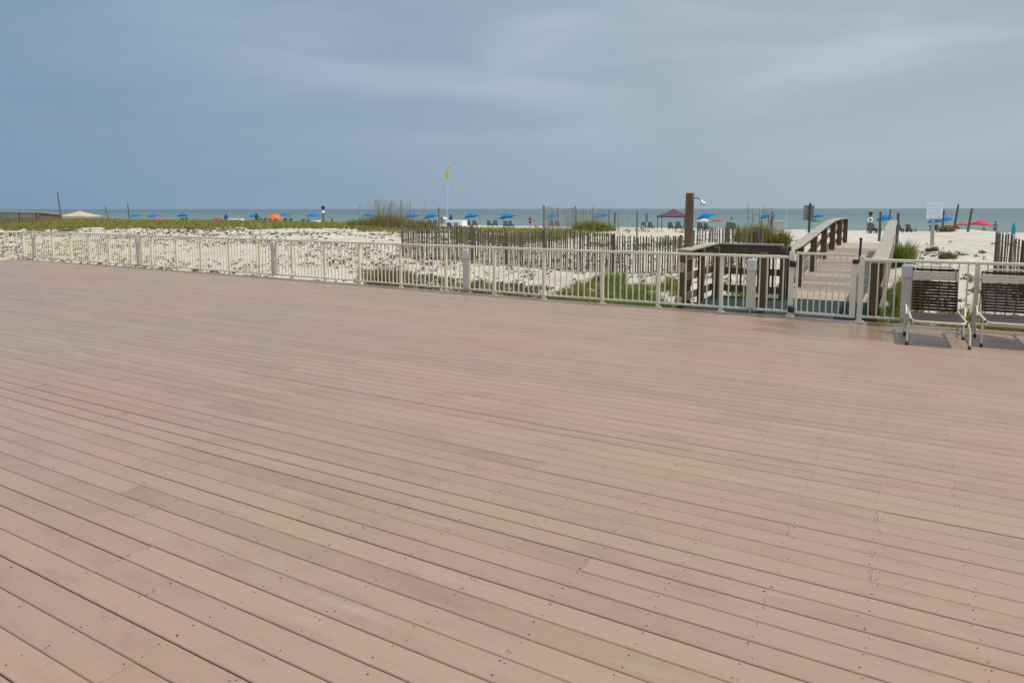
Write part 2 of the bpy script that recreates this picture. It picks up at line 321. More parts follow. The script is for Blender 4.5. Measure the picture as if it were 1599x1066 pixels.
for r_ in rows:
    y0 = YB + r_ * PITCHB; gap = rnd.choice([.0025, .004, .005, .0055, .007])
    x = XL - rnd.randint(0, 11) * JX; x = JX0 + round((x - JX0) / JX) * JX
    while x < XR:
        nj = rnd.choice([8, 12, 12, 12, 12, 16]); x1 = x + nj * JX
        a, e = max(x, XL), min(x1, XR)
        if e > a + .05 and y0 < max(deck_far(a), deck_far(e)):
            gp_ = rnd.choice([0, 0, .0005, .001, .002]); ya = y0 + gap / 2 + gp_ + rnd.uniform(-.001, .001); yb = y0 + PITCHB - gap / 2 - gp_ + rnd.uniform(-.001, .001)
            yc = yb; ya0 = ya
            if yb > min(deck_far(a), deck_far(e)): yc = None
            cfs = .004; dz = rnd.uniform(-.0012, .0012)
            n = max(1, int((e - a) / 1.3)) if yc is None else 1
            for k_ in range(n):
                aa, ee = lerp(a, e, k_ / n) + (.0004 if k_ == 0 else 0), lerp(a, e, (k_ + 1) / n) - (.0004 if k_ == n - 1 else 0)
                q = []
                for xx in (aa, ee):
                    yy = min(yb + rnd.uniform(-.0012, .0012), deck_far(xx)); ya = ya0 + rnd.uniform(-.0012, .0012)
                    if yy < ya + .012: yy = ya + .012
                    q += [(xx, ya, dz - .03), (xx, ya, dz - cfs), (xx, ya + cfs, dz), (xx, yy - cfs, dz), (xx, yy, dz - cfs), (xx, yy, dz - .03)]
                D.add(q, [(i, i + 1, i + 7, i + 6)[::-1] for i in range(5)] + [(0, 1, 2, 3, 4, 5)[::-1], (6, 7, 8, 9, 10, 11)])
            # screw heads at every joist, doubled where boards butt
            if y0 < 8.0:
                k0 = math.ceil((a - JX0) / JX)
                for k_ in range(k0, int((e - JX0) / JX) + 1):
                    xj = JX0 + k_ * JX
                    if xj < -9 or xj > 5 or abs(xj) + abs(y0) > 15: continue
                    end = abs(xj - x) < .02 or abs(xj - x1) < .02
                    offs = [0.022 if abs(xj - x) < .02 else -.022] if end else [0]
                    for ox in offs:
                        for yy in (ya + .028, yb - .028):
                            if rnd.random() < .09: continue
                            times = 1 + (rnd.random() < (.6 if end else .25))
                            for _ in range(times):
                                cx = xj + ox + rnd.gauss(0, .014); cy = yy + rnd.gauss(0, .008); rr = rnd.uniform(.003, .005)
                                S.add([(cx + rr * math.cos(i * 1.0472), cy + rr * math.sin(i * 1.0472), dz + .0006) for i in range(6)], [tuple(range(6))])
        x = x1
deck = empty('deck', (0, 0, 0)); tag(deck, kind='structure')
D.build('board_surface', M_deck, deck)
S.build('screw_heads', mat('dark_screw', (.045, .03, .025), .6, .3, 9), deck)
und = MB(); und.box(((XL + XR) / 2, 2, -.052), (XR - XL - .1, 19.2, .04)); und.build('underside', mat('deck_shade', (.20, .12, .08), .9, .3, 3), deck)
# dark fascia and joist frame at the far edge
fa = MB()
pts = FP + [Vector((-.4, 11.72, 0)), Vector((9, 11.95, 0))]
for a, b_ in zip(pts, pts[1:]): fa.beam((a.x, a.y + .045, -.19), (b_.x, b_.y + .045, -.19), .038, .26)
fa.build('fascia', M_wood, deck)

# ------------------------------------------------------------------ railing
RH = .985
def rail_run(root, P, posts=True, skip_last=False, bal_n=None, zt=RH):
    for i, (a, b_) in enumerate(zip(P, P[1:])):
        d = (b_ - a); ln = d.length; u = d.normalized()
        tr = MB(); tr.beam(a + u * 0 + Vector((0, 0, zt - .022)), b_ + Vector((0, 0, zt - .022)), .052, .044, ch=.006)
        tr.build('top_rail', M_beige, root)
        br = MB(); br.beam(a + u * .028 + Vector((0, 0, .085)), b_ - u * .028 + Vector((0, 0, .085)), .034, .034, ch=.004)
        br.build('bottom_rail', M_beige, root)
        n = bal_n or max(3, int(round(ln / .118))); p = MB()
        for k in range(1, n):
            q = a + d * (k / n); p.box((q.x, q.y, (.10 + zt - .045) / 2), (.019, .019, zt - .045 - .10), Matrix.Rotation(math.atan2(u.y, u.x), 3, 'Z'))
        p.build('baluster_panel', M_beige, root)
def post(root, p, h=RH - .046, w_=.058, rz=0):
    q = MB(); rm_ = Matrix.Rotation(rz, 3, 'Z')
    q.box((p.x, p.y, h / 2), (w_, w_, h), rm_, .005); q.box((p.x, p.y, .006), (w_ + .05, w_ + .05, .012), rm_, .003)
    return q.build('post', M_beige, root)
rl = empty('metal_railing', FP[0]); rl.location = (0, 0, 0)
tag(rl, 'long beige metal railing running along the back edge of the deck left of the gate', 'railing')
rail_run(rl, FP)
for p in FP[:-1]: post(rl, p)
hp = MB(); g0 = FP[-1]; hp.box((g0.x + .0, g0.y, 1.06 / 2), (.075, .075, 1.06), None, .006); hp.box((g0.x, g0.y, .006), (.13, .13, .012)); hp.build('gate_post', M_beige, rl)
# side run towards the camera at the left end
ls = empty('side_railing', (0, 0, 0)); tag(ls, 'beige metal railing turning off at the far left corner of the deck', 'railing')
LP = [FP[0] + Vector((-.0, -.06 - 1.85 * i, 0)) for i in range(6)]
rail_run(ls, LP, bal_n=14)
for p in LP[1:]: post(ls, p)
# right run
g1 = gnd(1341, 503); g2 = gnd(1520, 515.5)
rr_ = empty('metal_railing', (0, 0, 0)); tag(rr_, 'beige metal railing behind the two lounge chairs right of the gate', 'railing')
u = (g2 - g1); RP = [g1 + u * .0, g1 + u * .5, g2, g1 + u * 1.5, g1 + u * 2, g1 + u * 2.5, g1 + u * 3, g1 + u * 3.6]
RP = [p for p in RP if p.x < 9]
rail_run(rr_, [g1, g2] + [g2 + u.normalized() * 1.3 * k for k in range(1, 6)])
for p in [g2] + [g2 + u.normalized() * 1.3 * k for k in range(1, 6)]: post(rr_, p)
hp = MB(); hp.box((g1.x, g1.y, .53 - .02), (.075, .075, 1.02), None, .006); hp.box((g1.x, g1.y, .006), (.13, .13, .012)); hp.build('latch_post', M_beige, rr_)
# gate
a = g0 + Vector((.075, .0, 0)); b_ = g1 - Vector((.09, .0, 0)); d = b_ - a; uu = d.normalized()
ga = empty('gate', (0, 0, 0)); tag(ga, 'beige metal gate with black hinges and latch at the head of the boardwalk', 'gate')
GZ = 1.03
f_ = MB(); f_.beam(a + Vector((0, 0, GZ)), b_ + Vector((0, 0, GZ)), .035, .038, ch=.004); f_.beam(a + Vector((0, 0, .075)), b_ + Vector((0, 0, .075)), .035, .038, ch=.004)
f_.box((a.x + .006, a.y, .555), (.04, .04, .998), None, .004); f_.box((b_.x - .012, b_.y, .50), (.085, .045, .89), None, .006)
f_.build('frame', M_beige, ga)
p = MB()
for k in range(1, 9):
    q = a + d * (k / 9.3); p.box((q.x, q.y, .552), (.018, .018, .914))
p.build('baluster_panel', M_beige, ga)
for z in (.86, .13):
    h_ = MB(); h_.lathe([(0, -.05), (.042, -.05), (.05, -.035), (.05, .035), (.042, .05), (0, .05)], 10, (g0.x + .02, g0.y - .05, z)); h_.build('hinge', M_black, ga)
la = MB(); la.box((b_.x + .005, b_.y - .03, .93), (.085, .05, .07), None, .012); la.build('latch', M_black, ga)
lr = MB(); lr.tube([(b_.x + .055, b_.y - .02, .92), (b_.x + .06, b_.y - .02, 1.22), (b_.x + .06, b_.y - .02, 1.25)], .017, 10); lr.lathe([(0, 1.25), (.022, 1.255), (.022, 1.28), (.012, 1.30), (0, 1.30)], 10, (b_.x + .06, b_.y - .02, 0)); lr.build('latch_rod', M_black, ga)

# light bollards fixed on the railing
for i, (px, lab) in enumerate([(65, 'beige bollard light at the far left corner of the railing'), (220, 'beige bollard light on the railing, second from the far left corner'),
                     (431, 'beige bollard light on the railing in front of the spotted sand dune'), (731, 'beige bollard light on the railing in front of the picket sand fence'),
                     (1173, 'beige bollard light on the railing in front of the wooden shower landing'), (1418, 'wide beige bollard light right of the gate beside the first lounge chair')]):
    if px < 1240:
        for (pa, va), (pb, vb) in zip(zip(FPX, FP), zip(FPX[1:], FP[1:])):
            if pa[0] <= px <= pb[0]: q = va.lerp(vb, (px - pa[0]) / (pb[0] - pa[0]))
    else: q = g1.lerp(g2, (px - 1341) / 179 * .97)
    rz = math.atan2(-q.y, -q.x) - math.pi / 2
    e_ = empty('bollard_light', (q.x, q.y - .01, 0)); tag(e_, lab, 'bollard light', 'bollard lights along the railing')
    wdt = .135 if px < 1240 else .15
    s_ = MB(); s_.box((0, -.02, .41), (wdt, .10, .62), None, .006); s_.build('post', M_beige2, e_)
    s_ = MB(); s_.box((0, -.03, .815), (wdt + .012, .125, .19), None, .012); s_.box((0, -.03, .9125), (wdt - .02, .10, .015), None, .004)
    s_.build('lamp_head', M_light, e_)
    s_ = MB(); s_.tube([(0, -.06, .10), (0, -.06, .0)], .008, 6); s_.build('conduit', M_beige2, e_)

# ------------------------------------------------------------------ landing and boardwalk
XLW, XRW = -1.93, -.50
def wzk(y):
    tab = [(11, 0), (15.3, .02), (18.5, .20), (20.8, .34), (23.8, .49), (25, .50), (30, .45)]
    for (a, va), (b_, vb) in zip(tab, tab[1:]):
        if y <= b_: return va + (vb - va) * (y - a) / (b_ - a) if y > a else va
    return .45
ld = empty('landing', (0, 0, 0)); tag(ld, 'low wooden landing covered in dark green turf just behind the gate', 'landing')
s_ = MB(); s_.box(((-3.32 + XRW + .1) / 2, 12.95, -.028), (3.0, 2.30, .03)); s_.build('turf', M_turf, ld)
s_ = MB(); s_.box(((-3.32 + XRW + .1) / 2, 12.95, -.12), (3.02, 2.32, .15)); s_.build('frame', M_wooddark, ld)
bw = empty('boardwalk', (0, 0, 0)); tag(bw, 'weathered plank boardwalk rising from the gate to the beach sand', 'boardwalk')
s_ = MB(); y = 14.12; rnd = random.Random(5)
while y < 29:
    wd = .14; s_.beam((XLW - .12 + rnd.uniform(-.01, .01), y + wd / 2, wzk(y + wd / 2) - .02), (XRW + .10 + rnd.uniform(-.01, .01), y + wd / 2, wzk(y + wd / 2) - .02 + rnd.uniform(-.003, .003)), .131, .036, ch=.004)
    y += .1455
s_.build('plank_surface', M_plank, bw)
s_ = MB()
for x in (XLW, XRW):
    yy = [14.1, 15.3, 18.5, 20.8, 23.8, 29]
    for a, b_ in zip(yy, yy[1:]): s_.beam((x, a, wzk(a) - .14), (x, b_, wzk(b_) - .14), .04, .19)
s_.build('joist', M_wooddark, bw)
LPY = [14.15, 15.9, 18.4, 20.8, 23.3, 25.8, 28.4]
def wood_rail(root, X, ys_, side, capw=.235, first=None):
    for y in ys_:
        z = wzk(y); q = MB(); q.box((X + side * .02, y, z + .30), (.145, .145, 1.16), None, .006); q.build('post', M_wooddark, root)
    for a, b_ in zip(ys_, ys_[1:]):
        q = MB(); q.beam((X + side * .06, a - .1, wzk(a) + .905), (X + side * .06, b_ + (.1 if b_ == ys_[-1] else -.1), wzk(b_) + .905), capw, .038, ch=.005); q.build('cap_rail', M_woodgrey, root)
        q = MB(); q.beam((X + side * .118, a, wzk(a) + .79), (X + side * .118, b_, wzk(b_) + .79), .036, .16, ch=.004)
        q.beam((X + side * .118, a, wzk(a) + .46), (X + side * .118, b_, wzk(b_) + .46), .036, .14, ch=.004); q.beam((X + side * .118, a, wzk(a) + .14), (X + side * .118, b_, wzk(b_) + .14), .036, .14, ch=.004)
        q.build('side_rail', M_wood, root)
        
wl = empty('wooden_railing', (0, 0, 0)); tag(wl, 'weathered wooden railing with wide grey cap along the left side of the boardwalk', 'railing')
wood_rail(wl, XLW, LPY, -1)
wr = empty('wooden_railing', (0, 0, 0)); tag(wr, 'weathered wooden railing with wide grey cap along the right side of the boardwalk', 'railing')
wood_rail(wr, XRW + .10, [11.98, 13.6, 15.9, 18.4, 20.8, 23.3], 1)
q = MB(); q.box((XRW + .13, 12.14, .45), (.10, .10, .88), None, .005); q.build('post', M_wooddark, wr)
# shower screen: back rail and left rail round the landing
sh = empty('landing_railing', (0, 0, 0)); tag(sh, 'dark wooden railing with balusters enclosing the turf landing beside the shower', 'railing')
YBK = 14.06; XLF = -3.40
q = MB(); q.beam((XLF + .15, YBK, 1.035), (XLW - .1, YBK, 1.035), .16, .036, ch=.004); q.beam((XLF, 12.05, 1.0), (XLF, YBK + .1, 1.035), .22, .036, ch=.004); q.build('cap_rail', M_woodgrey, sh)
q = MB(); q.beam((XLF + .05, YBK - .03, .93), (XLW + .05, YBK - .03, .93), .04, .17); q.beam((XLF + .05, YBK - .03, .50), (XLW + .05, YBK - .03, .50), .04, .13)
q.beam((XLF + .05, YBK - .03, .15), (XLW + .05, YBK - .03, .15), .04, .13); q.beam((XLF + .03, 12.05, .90), (XLF + .03, YBK, .93), .04, .17)
q.beam((XLF + .03, 12.05, .52), (XLF + .03, YBK, .52), .04, .13); q.beam((XLF + .03, 12.05, .16), (XLF + .03, YBK, .16), .04, .13); q.build('side_rail', M_wooddark, sh)
for (x, y) in ((XLF - .04, 12.12), (XLF + .10, 12.9), (XLF + .12, YBK), (XLW - .07, YBK - .12), (XLW - .12, 12.06), (-3.18, 13.55)):
    q = MB(); q.box((x, y, .42), (.115, .115, 1.16), None, .006); q.build('post', M_wooddark, sh)
for k in range(9):
    x = lerp(XLF + .38, XLW - .28, k / 8) + (.03 if k % 2 else 0); q = MB(); q.box((x, YBK + .03, .53), (.036, .03, .93)); q.build('baluster', M_wooddark, sh)
for (x, z, hh) in ((XLF + .09, .70, .16), (XLF + .05, .10, .14)):
    q = MB(); q.box((x - .12, 11.99, z), (.12, .04, hh), Matrix.Rotation(.2, 3, 'Y')); q.build('bracket_block', M_plank, sh)

# outdoor shower
SX, SY = wx(1076, 12.75, 320), 12.75
e_ = empty('outdoor_shower', (SX, SY, 0)); tag(e_, 'outdoor shower on a tall square wooden post with a chrome head', 'shower')
q = MB(); q.box((0, 0, .78), (.128, .128, 2.5), Matrix.Rotation(R(.6), 3, 'Y'), .008); q.build('post', mat('brown_post_wood', (.17, .105, .05), .8, .3, 3, .004, 60, (4, 4, .5)), e_)
q = MB(); q.tube([(.07, -.02, 1.93), (.16, -.02, 1.935), (.20, -.02, 1.925), (.225, -.02, 1.89)], .011, 8); q.build('pipe', mat('dull_pipe', (.25, .25, .22), .4, .1, 9, metal=.8), e_)
q = MB(); dr = Vector((.55, -.1, -1)).normalized(); rt = Vector((0, 0, 1)).rotation_difference(dr).to_matrix()
q.lathe([(.0, -.02), (.016, -.02), (.018, .03), (.024, .05), (.05, .085), (.052, .10), (0, .102)], 14, (.225, -.02, 1.90), rt); q.build('shower_head', mat('chrome', (.75, .77, .8), .2, .03, 9, metal=1.0), e_)
q = MB(); q.tube([(.085, -.02, .3), (.085, -.02, 1.93)], .011, 8); q.build('riser', mat('dull_pipe', (.25, .25, .22)), e_)

# ------------------------------------------------------------------ lounge chairs
M_brown = mat('dark_brown_strap', (.026, .012, .009), .7, .2, 12, spec=.12)
M_bstrap = mat('beige_strap', (.36, .29, .21), .6, .1, 12)
M_cream = mat('cream_tube', (.60, .52, .39), .35, .08, 12)
M_seat = mat('seat_strap_brown', (.060, .045, .042), .55, .15, 12, spec=.3)
def lounge(rec, label, loc, rz):
    """foot end at y=0 facing the camera, head end away (+y)"""
    e = empty('lounge_chair', loc, rz); tag(e, label, 'lounge chair', 'strap lounge chairs by the railing')
    W = .30; zs = .315; yh = .84; BL = .66
    bx_, bz_ = math.cos(rec), math.sin(rec)
    fr = MB()
    fr.tube([(-W, yh + .35, zs), (-W, .06, zs), (-W + .03, .012, zs - .01), (-W + .07, 0, zs - .012), (W - .07, 0, zs - .012), (W - .03, .012, zs - .01), (W, .06, zs), (W, yh + .35, zs)], .018, 8)
    fr.build('seat_frame', M_cream, e)
    bf = MB(); t_ = lambda d_: (yh + bx_ * d_, zs + .015 + bz_ * d_)
    def bp(x, d_): y, z = t_(d_); return (x, y, z)
    Wb = W - .045
    bf.tube([bp(-Wb, 0), bp(-Wb, BL - .08), bp(-Wb + .02, BL - .025), bp(-Wb + .07, BL), bp(Wb - .07, BL), bp(Wb - .02, BL - .025), bp(Wb, BL - .08), bp(Wb, 0)], .0125, 8)
    bf.build('back_frame', M_cream, e)
    # straps
    def strap(mb, p0, p1, wd, dirv):
        nrm = (Vector(p1) - Vector(p0)).cross(Vector(dirv)).normalized()
        mb.beam(p0, p1, wd, .006, up=nrm)
        # wraps round the tube
        for p in (p0, p1): mb.tube([Vector(p) - Vector(dirv) * wd / 2, Vector(p) + Vector(dirv) * wd / 2], .0165, 8)
    dv = (0, bx_, bz_); br = MB(); be = MB()
    d_ = .045
    ds = []
    n = 10
    for i in range(n): ds.append((.035 + i * .0435, 'b'))
    ds += [(.48, 'c'), (.522, 'c'), (.564, 'c'), (.61, 'b')]
    for d_, k in ds:
        strap(br if k == 'b' else be, bp(-Wb, d_), bp(Wb, d_), .036 if k == 'b' else .037, dv)
    br.build('back_strap', M_brown, e); be.build('head_strap', M_bstrap, e)
    ss = MB(); y = .05
    while y < yh - .02:
        strap(ss, (-W, y, zs), (W, y, zs), .041, (0, 1, 0)); y += .047
    ss.build('seat_strap', M_seat, e)
    for sx_ in (-1, 1):
        lg = MB(); lg.tube([(sx_ * W, .10, zs - .01), (sx_ * (W + .02), .06, zs - .03), (sx_ * (W + .035), .03, .22), (sx_ * (W + .038), -.015, .04), (sx_ * (W + .038), -.03, .025)], .014, 8); lo = lg.build('leg', M_cream, e)
        ft = MB(); ft.tube([(sx_ * (W + .038), -.015, .035), (sx_ * (W + .038), -.04, .012)], .019, 8); ft.build('rubber_foot', M_black, lo)
        lg = MB(); lg.tube([(sx_ * (W + .035), yh - .22, zs - .01), (sx_ * (W + .04), yh - .12, zs + .10), (sx_ * (W + .04), yh - .04, zs + .10), (sx_ * (W + .04), yh + .02, zs + .03), (sx_ * (W + .04), yh - .02, .20), (sx_ * (W + .04), yh - .12, .03)], .014, 8); lo = lg.build('leg', M_cream, e)
        ft = MB(); ft.tube([(sx_ * (W + .04), yh - .11, .04), (sx_ * (W + .04), yh - .15, .012)], .019, 8); ft.build('rubber_foot', M_black, lo)
        lg = MB(); lg.tube([(sx_ * (W - .03), yh + .28, zs - .01), (sx_ * (W - .03), yh + .05 + bx_ * .3, zs + bz_ * .3)], .009, 6); lg.build('recline_bracket', M_cream, e)
        lg = MB(); lg.tube([(sx_ * W, yh + .33, zs), (sx_ * (W + .02), yh + .36, zs - .05), (sx_ * (W + .02), yh + .40, .02)], .014, 8); lg.build('leg', M_cream, e)
    return e
l1 = gnd(1420, 539); l2 = gnd(1508, 544.5)
c1 = (l1 + l2) / 2; rz1 = R(2)
lounge(R(66), 'left strap lounge chair with a steeply raised brown back beside the wide bollard light', (c1.x, c1.y, 0), rz1)
l3 = gnd(1528, 541); c2 = l3 + Vector((math.cos(R(1)), math.sin(R(1)), 0)) * .36
lounge(R(58), 'right strap lounge chair with a lower reclined back, cut off by the photo edge', (c2.x, c2.y, 0), R(1))

# ------------------------------------------------------------------ sand fences
def slat_fence(label, knots, h, sp, slw, name='sand_fence', m_=None, post_every=2.6, lean=.05, seed=1, posth=.18, postw=.075, side=0):
    """knots: list of (px, Y); polyline laid on the ground"""
    rd = random.Random(seed); e = empty(name, (0, 0, 0)); tag(e, label, 'sand fence')
    P = [Vector((wx(px, Y), Y, 0)) for px, Y in knots]; sl_ = MB(); wi = MB()
    acc = 0; prev = None; pacc = 0; wires = {.25: [], .55: [], .85: []}
    for a, b_ in zip(P, P[1:]):
        d = b_ - a; ln = d.length; u_ = d.normalized(); ang = math.atan2(u_.y, u_.x); k = 0.0
        while k < ln:
            q = a + u_ * k; z = gz(q.x, q.y); hh = h + rd.uniform(-.035, .035) + .07 * math.sin(q.x * 1.3)
            wob = rd.gauss(0, lean); wb2 = rd.gauss(0, lean * .4)
            top = Vector((q.x + u_.x * wob * hh - u_.y * wb2, q.y + u_.y * wob * hh + u_.x * wb2, z + hh)); bot = Vector((q.x, q.y, z - .12))
            sl_.beam(bot, top, slw * rd.uniform(.8, 1.15), .010, up=(-u_.y, u_.x, 0))
            for f2 in wires: wires[f2].append(bot.lerp(top, f2) + Vector((0, -.008, 0)))
            k += sp * rd.uniform(.85, 1.15)
        n = max(1, int(round(ln / post_every)))
        for i in range(n + (1 if b_ is P[-1] else 0)):
            q = a + d * (i / n); z = gz(q.x, q.y); pm = MB()
            pm.tube([(q.x - u_.y * .06, q.y + u_.x * .06, z - .3), (q.x - u_.y * .06 + rd.gauss(0, .03), q.y + u_.x * .06, z + h + posth + rd.uniform(-.08, .08))], postw * .55, 8, r2=postw * .48)
            pm.build('post', m_ or M_slat, e)
    sl_.build('slat_panel', m_ or M_slat, e)
    for f2 in wires:
        w_ = MB(); w_.tube(wires[f2][::2], .005, 3); w_.v and w_.build('wire', mat('rusty_wire', (.10, .07, .05), .7, .2, 9), e)
    return e
slat_fence('long weathered picket sand fence running across the dune behind the railing', [(627, 19.6), (735, 19.2), (850, 18.6), (960, 18.2), (1062, 18.6)], 1.08, .074, .043, seed=2, lean=.014, post_every=1.7, posth=.05, postw=.085)
slat_fence('second stretch of picket sand fence right of the shower post above the landing', [(1084, 19.6), (1135, 20.2), (1192, 20.8)], 1.10, .078, .042, seed=5, lean=.03, post_every=1.6, posth=.05, postw=.085)
slat_fence('distant thin picket sand fence with a tall corner post standing before the sea', [(851, 35), (900, 40), (952, 46)], 1.35, .12, .035, seed=6, post_every=4, m_=M_slatgrey, postw=.12)
slat_fence('farthest broken sand fence of thin sticks left of the maroon canopy', [(966, 52), (1010, 58)], 1.3, .45, .03, seed=8, post_every=9, m_=M_slatgrey, lean=.08)
slat_fence('pale picket sand fence with a dark end post at the right edge', [(1557, 20.3), (1600, 18.6), (1700, 16.8)], 1.10, .068, .038, seed=9, m_=M_slat, lean=.035, posth=.0, postw=.11, post_every=9)

# far left boardwalk handrail
e_ = empty('boardwalk_railing', (0, 0, 0)); tag(e_, 'distant grey boardwalk railing with close pickets on the dune at the far left', 'railing')
kn = [(-60, 22.5, 328.5), (0, 25, 329.3), (58, 29, 330.8), (95, 41, 334.5)]
PP = [Vector((wx(px, Y), Y, wz(px, py, Y))) for px, Y, py in kn]
cp = MB(); bl = MB()
for a, b_ in zip(PP, PP[1:]):
    cp.beam(a, b_, .24, .06, ch=.006); n = int((b_ - a).length / .2)
    for k in range(n):
        q = a.lerp(b_, k / n); g_ = gz(q.x, q.y); bl.box((q.x, q.y, (q.z - .03 + g_ + .1) / 2), (.06, .04, q.z - .03 - g_ - .1))
    lo = MB(); lo.beam((a.x, a.y, gz(a.x, a.y) + .22), (b_.x, b_.y, gz(b_.x, b_.y) + .22), .05, .14); lo.build('bottom_rail', M_wood, e_)
cp.build('cap_rail', M_woodgrey, e_); bl.build('baluster_panel', M_wood, e_)
for i in range(7):
    k = i / 6 * 3; j = min(2, int(k)); q = PP[j].lerp(PP[j + 1], k - j); g_ = gz(q.x, q.y); pm = MB(); pm.box((q.x, q.y + .05, (q.z - .04 + g_ - .3) / 2), (.14, .14, q.z - .04 - g_ + .3)); pm.build('post', M_wood, e_)

# ------------------------------------------------------------------ poles and signs
M_pole = mat('grey_pole_wood', (.13, .115, .085), .9, .3, 3, .004, 40, (3, 3, .6))
def pole(px0, y0, px1, y1, Y, r, label, m_=M_pole, name='wooden_pole', gp='bare wooden poles on the dunes and beach'):
    X1 = wx(px1, Y); zb = gz(X1, Y); X0 = wx(px0, Y); zt = wz(px0, y0, Y); zm = wz(px1, y1, Y)
    k = (zt - (zb - .3)) / max(.1, zt - zm); XB = X0 + (X1 - X0) * k
    q = MB(); q.tube([(XB, Y, zb - .3), ((XB + X0) / 2, Y, (zb - .3 + zt) / 2), (X0, Y, zt)], r, 8, r2=r * .85)
    o = q.build(name, m_); tag(o, label, 'pole', gp); return o
pole(93, 300, 95.5, 336, 40, .075, 'tallest bare wooden pole beside the far left boardwalk railing')
pole(165.5, 321, 169, 341, 45, .06, 'thin leaning grey pole right of the tan canopy')
pole(201, 318, 202.5, 344, 45, .07, 'straight wooden pole just left of the leftmost blue umbrellas')
pole(518.5, 340, 518.5, 352, 45, .085, 'short stubby post right of the flag post and white box')
pole(685.5, 324, 685.5, 357, 46, .055, 'thin dark pole between the blue umbrella and the white flagpole')
pole(960.5, 332, 959.5, 360, 46, .07, 'dark pole at the right end of the distant thin sand fence')
pole(995, 331, 995, 362, 22, .03, 'thin pole rising above the long sand fence', m_=M_slat)
pole(1390, 327, 1388, 345, 40, .045, 'thin dark pole just above the right wooden railing cap')
pole(1374.5, 331, 1374.5, 367, 32, .055, 'thin post in front of the blue umbrella left of the right wooden railing')
pole(1402.5, 333, 1402, 372, 27, .055, 'dark post just right of the right wooden railing')
pole(1473, 329, 1472.5, 356, 46, .06, 'thin pole just right of the white notice sign')
pole(1495, 320, 1491, 354, 46, .06, 'leaning wooden pole on the sand mound, left one of the pair')
pole(1516.5, 326, 1513, 358, 44, .065, 'leaning wooden pole on the sand mound, right one of the pair')
def station(px, ytop, Y, label, ring=True):
    X = wx(px, Y); zb = gz(X, Y); zt = wz(px, ytop, Y); e = empty('rescue_post', (X, Y, zb)); tag(e, label, 'rescue post', 'rescue posts on the beach side')
    h = zt - zb; q = MB(); q.tube([(0, 0, -.3), (0, 0, h - .25)], .09, 8); q.build('post', M_wood, e)
    q = MB(); q.box((.0, 0, h - .14), (.26, .2, .28), Matrix.Rotation(.3, 3, 'Y'), .02); q.build('box', M_black, e)
    q = MB(); q.box((0, -.02, h - .52), (.22, .2, .22), None, .02) if not ring else q.lathe([(.14 + .055 * math.cos(a * .7854), .055 * math.sin(a * .7854)) for a in range(9)], 14, (0, -.12, h - .62), Matrix.Rotation(R(90), 3, 'X'))
    q.build('life_ring' if ring else 'notice', M_white, e)
    return e
station(505, 321.5, 45, 'wooden post with a black box and white panel on the dune left of centre', False)
station(1359, 331, 60, 'wooden post with a dark top and pale life ring beyond the boardwalk end', True)

e_ = empty('notice_sign', (wx(1458, 28.5, 350), 28.5, 0)); X0, Y0 = e_.location.x, e_.location.y; zb = gz(X0, Y0); e_.location.z = zb
tag(e_, 'white rectangular notice sign on a square post in the dune sand', 'sign')
D_ = dep(1458, 28.5); bwid = 21.5 / 1071 * D_; ztop = wz(1458, 317.5, 28.5) - zb; zbt = wz(1458, 342, 28.5) - zb; bh = ztop - zbt
e_.rotation_euler = (0, 0, R(2))
q = MB(); q.box((-.02, .05, (zbt + .35) / 2 - .15), (.115, .115, zbt + .35 + .3), Matrix.Rotation(R(-1.5), 3, 'Y'), .006); q.build('post', mat('pale_post', (.42, .40, .36), .7, .12, 5), e_)
q = MB(); q.box((0, -.02, (ztop + zbt) / 2), (bwid, .025, bh), None, .004); bd = q.build('board', M_white, e_)
rd = random.Random(4); zz = ztop - .085
for k, wl_ in enumerate([.82, .84, 0, .78, .8, .76, 0, .8, .74, .79, .6, 0, .55]):
    if wl_: 
        x_ = -bwid * wl_ / 2; q = MB()
        while x_ < bwid * wl_ / 2 - .02:
            ww = rd.uniform(.025, .07); q.box((x_ + ww / 2, -.0335, zz), (ww + .012, .002, .013 + .003 * (ww > .045))); x_ += ww + .012
        q.build('text_line', mat('grey_print', (.68, .69, .70), .6, .05, 5), bd)
    zz -= bh / 15.5
q = MB(); q.box((bwid * .28, -.0335, zbt + .06), (.10, .002, .022)); q.build('text_line', mat('blue_print', (.2, .38, .5), .6, .05, 5), bd)

X0, Y0 = wx(1264, 33), 33; zb = gz(X0, Y0); e_ = empty('beach_sign', (X0, Y0, zb)); tag(e_, 'back of a small grey sign on a dark green post left of the boardwalk railing', 'sign')
ztop = wz(1264, 318, 33) - zb
q = MB(); q.box((0, 0, ztop / 2 - .15), (.10, .10, ztop + .3), None, .01); q.build('post', mat('green_post', (.06, .075, .035), .7, .2, 6), e_)
q = MB(); q.box((-.05, .07, ztop - .42), (.44, .03, .66), Matrix.Rotation(R(12), 3, 'Z'), .004); q.build('board', mat('sign_back', (.25, .23, .19), .6, .12, 5), e_)

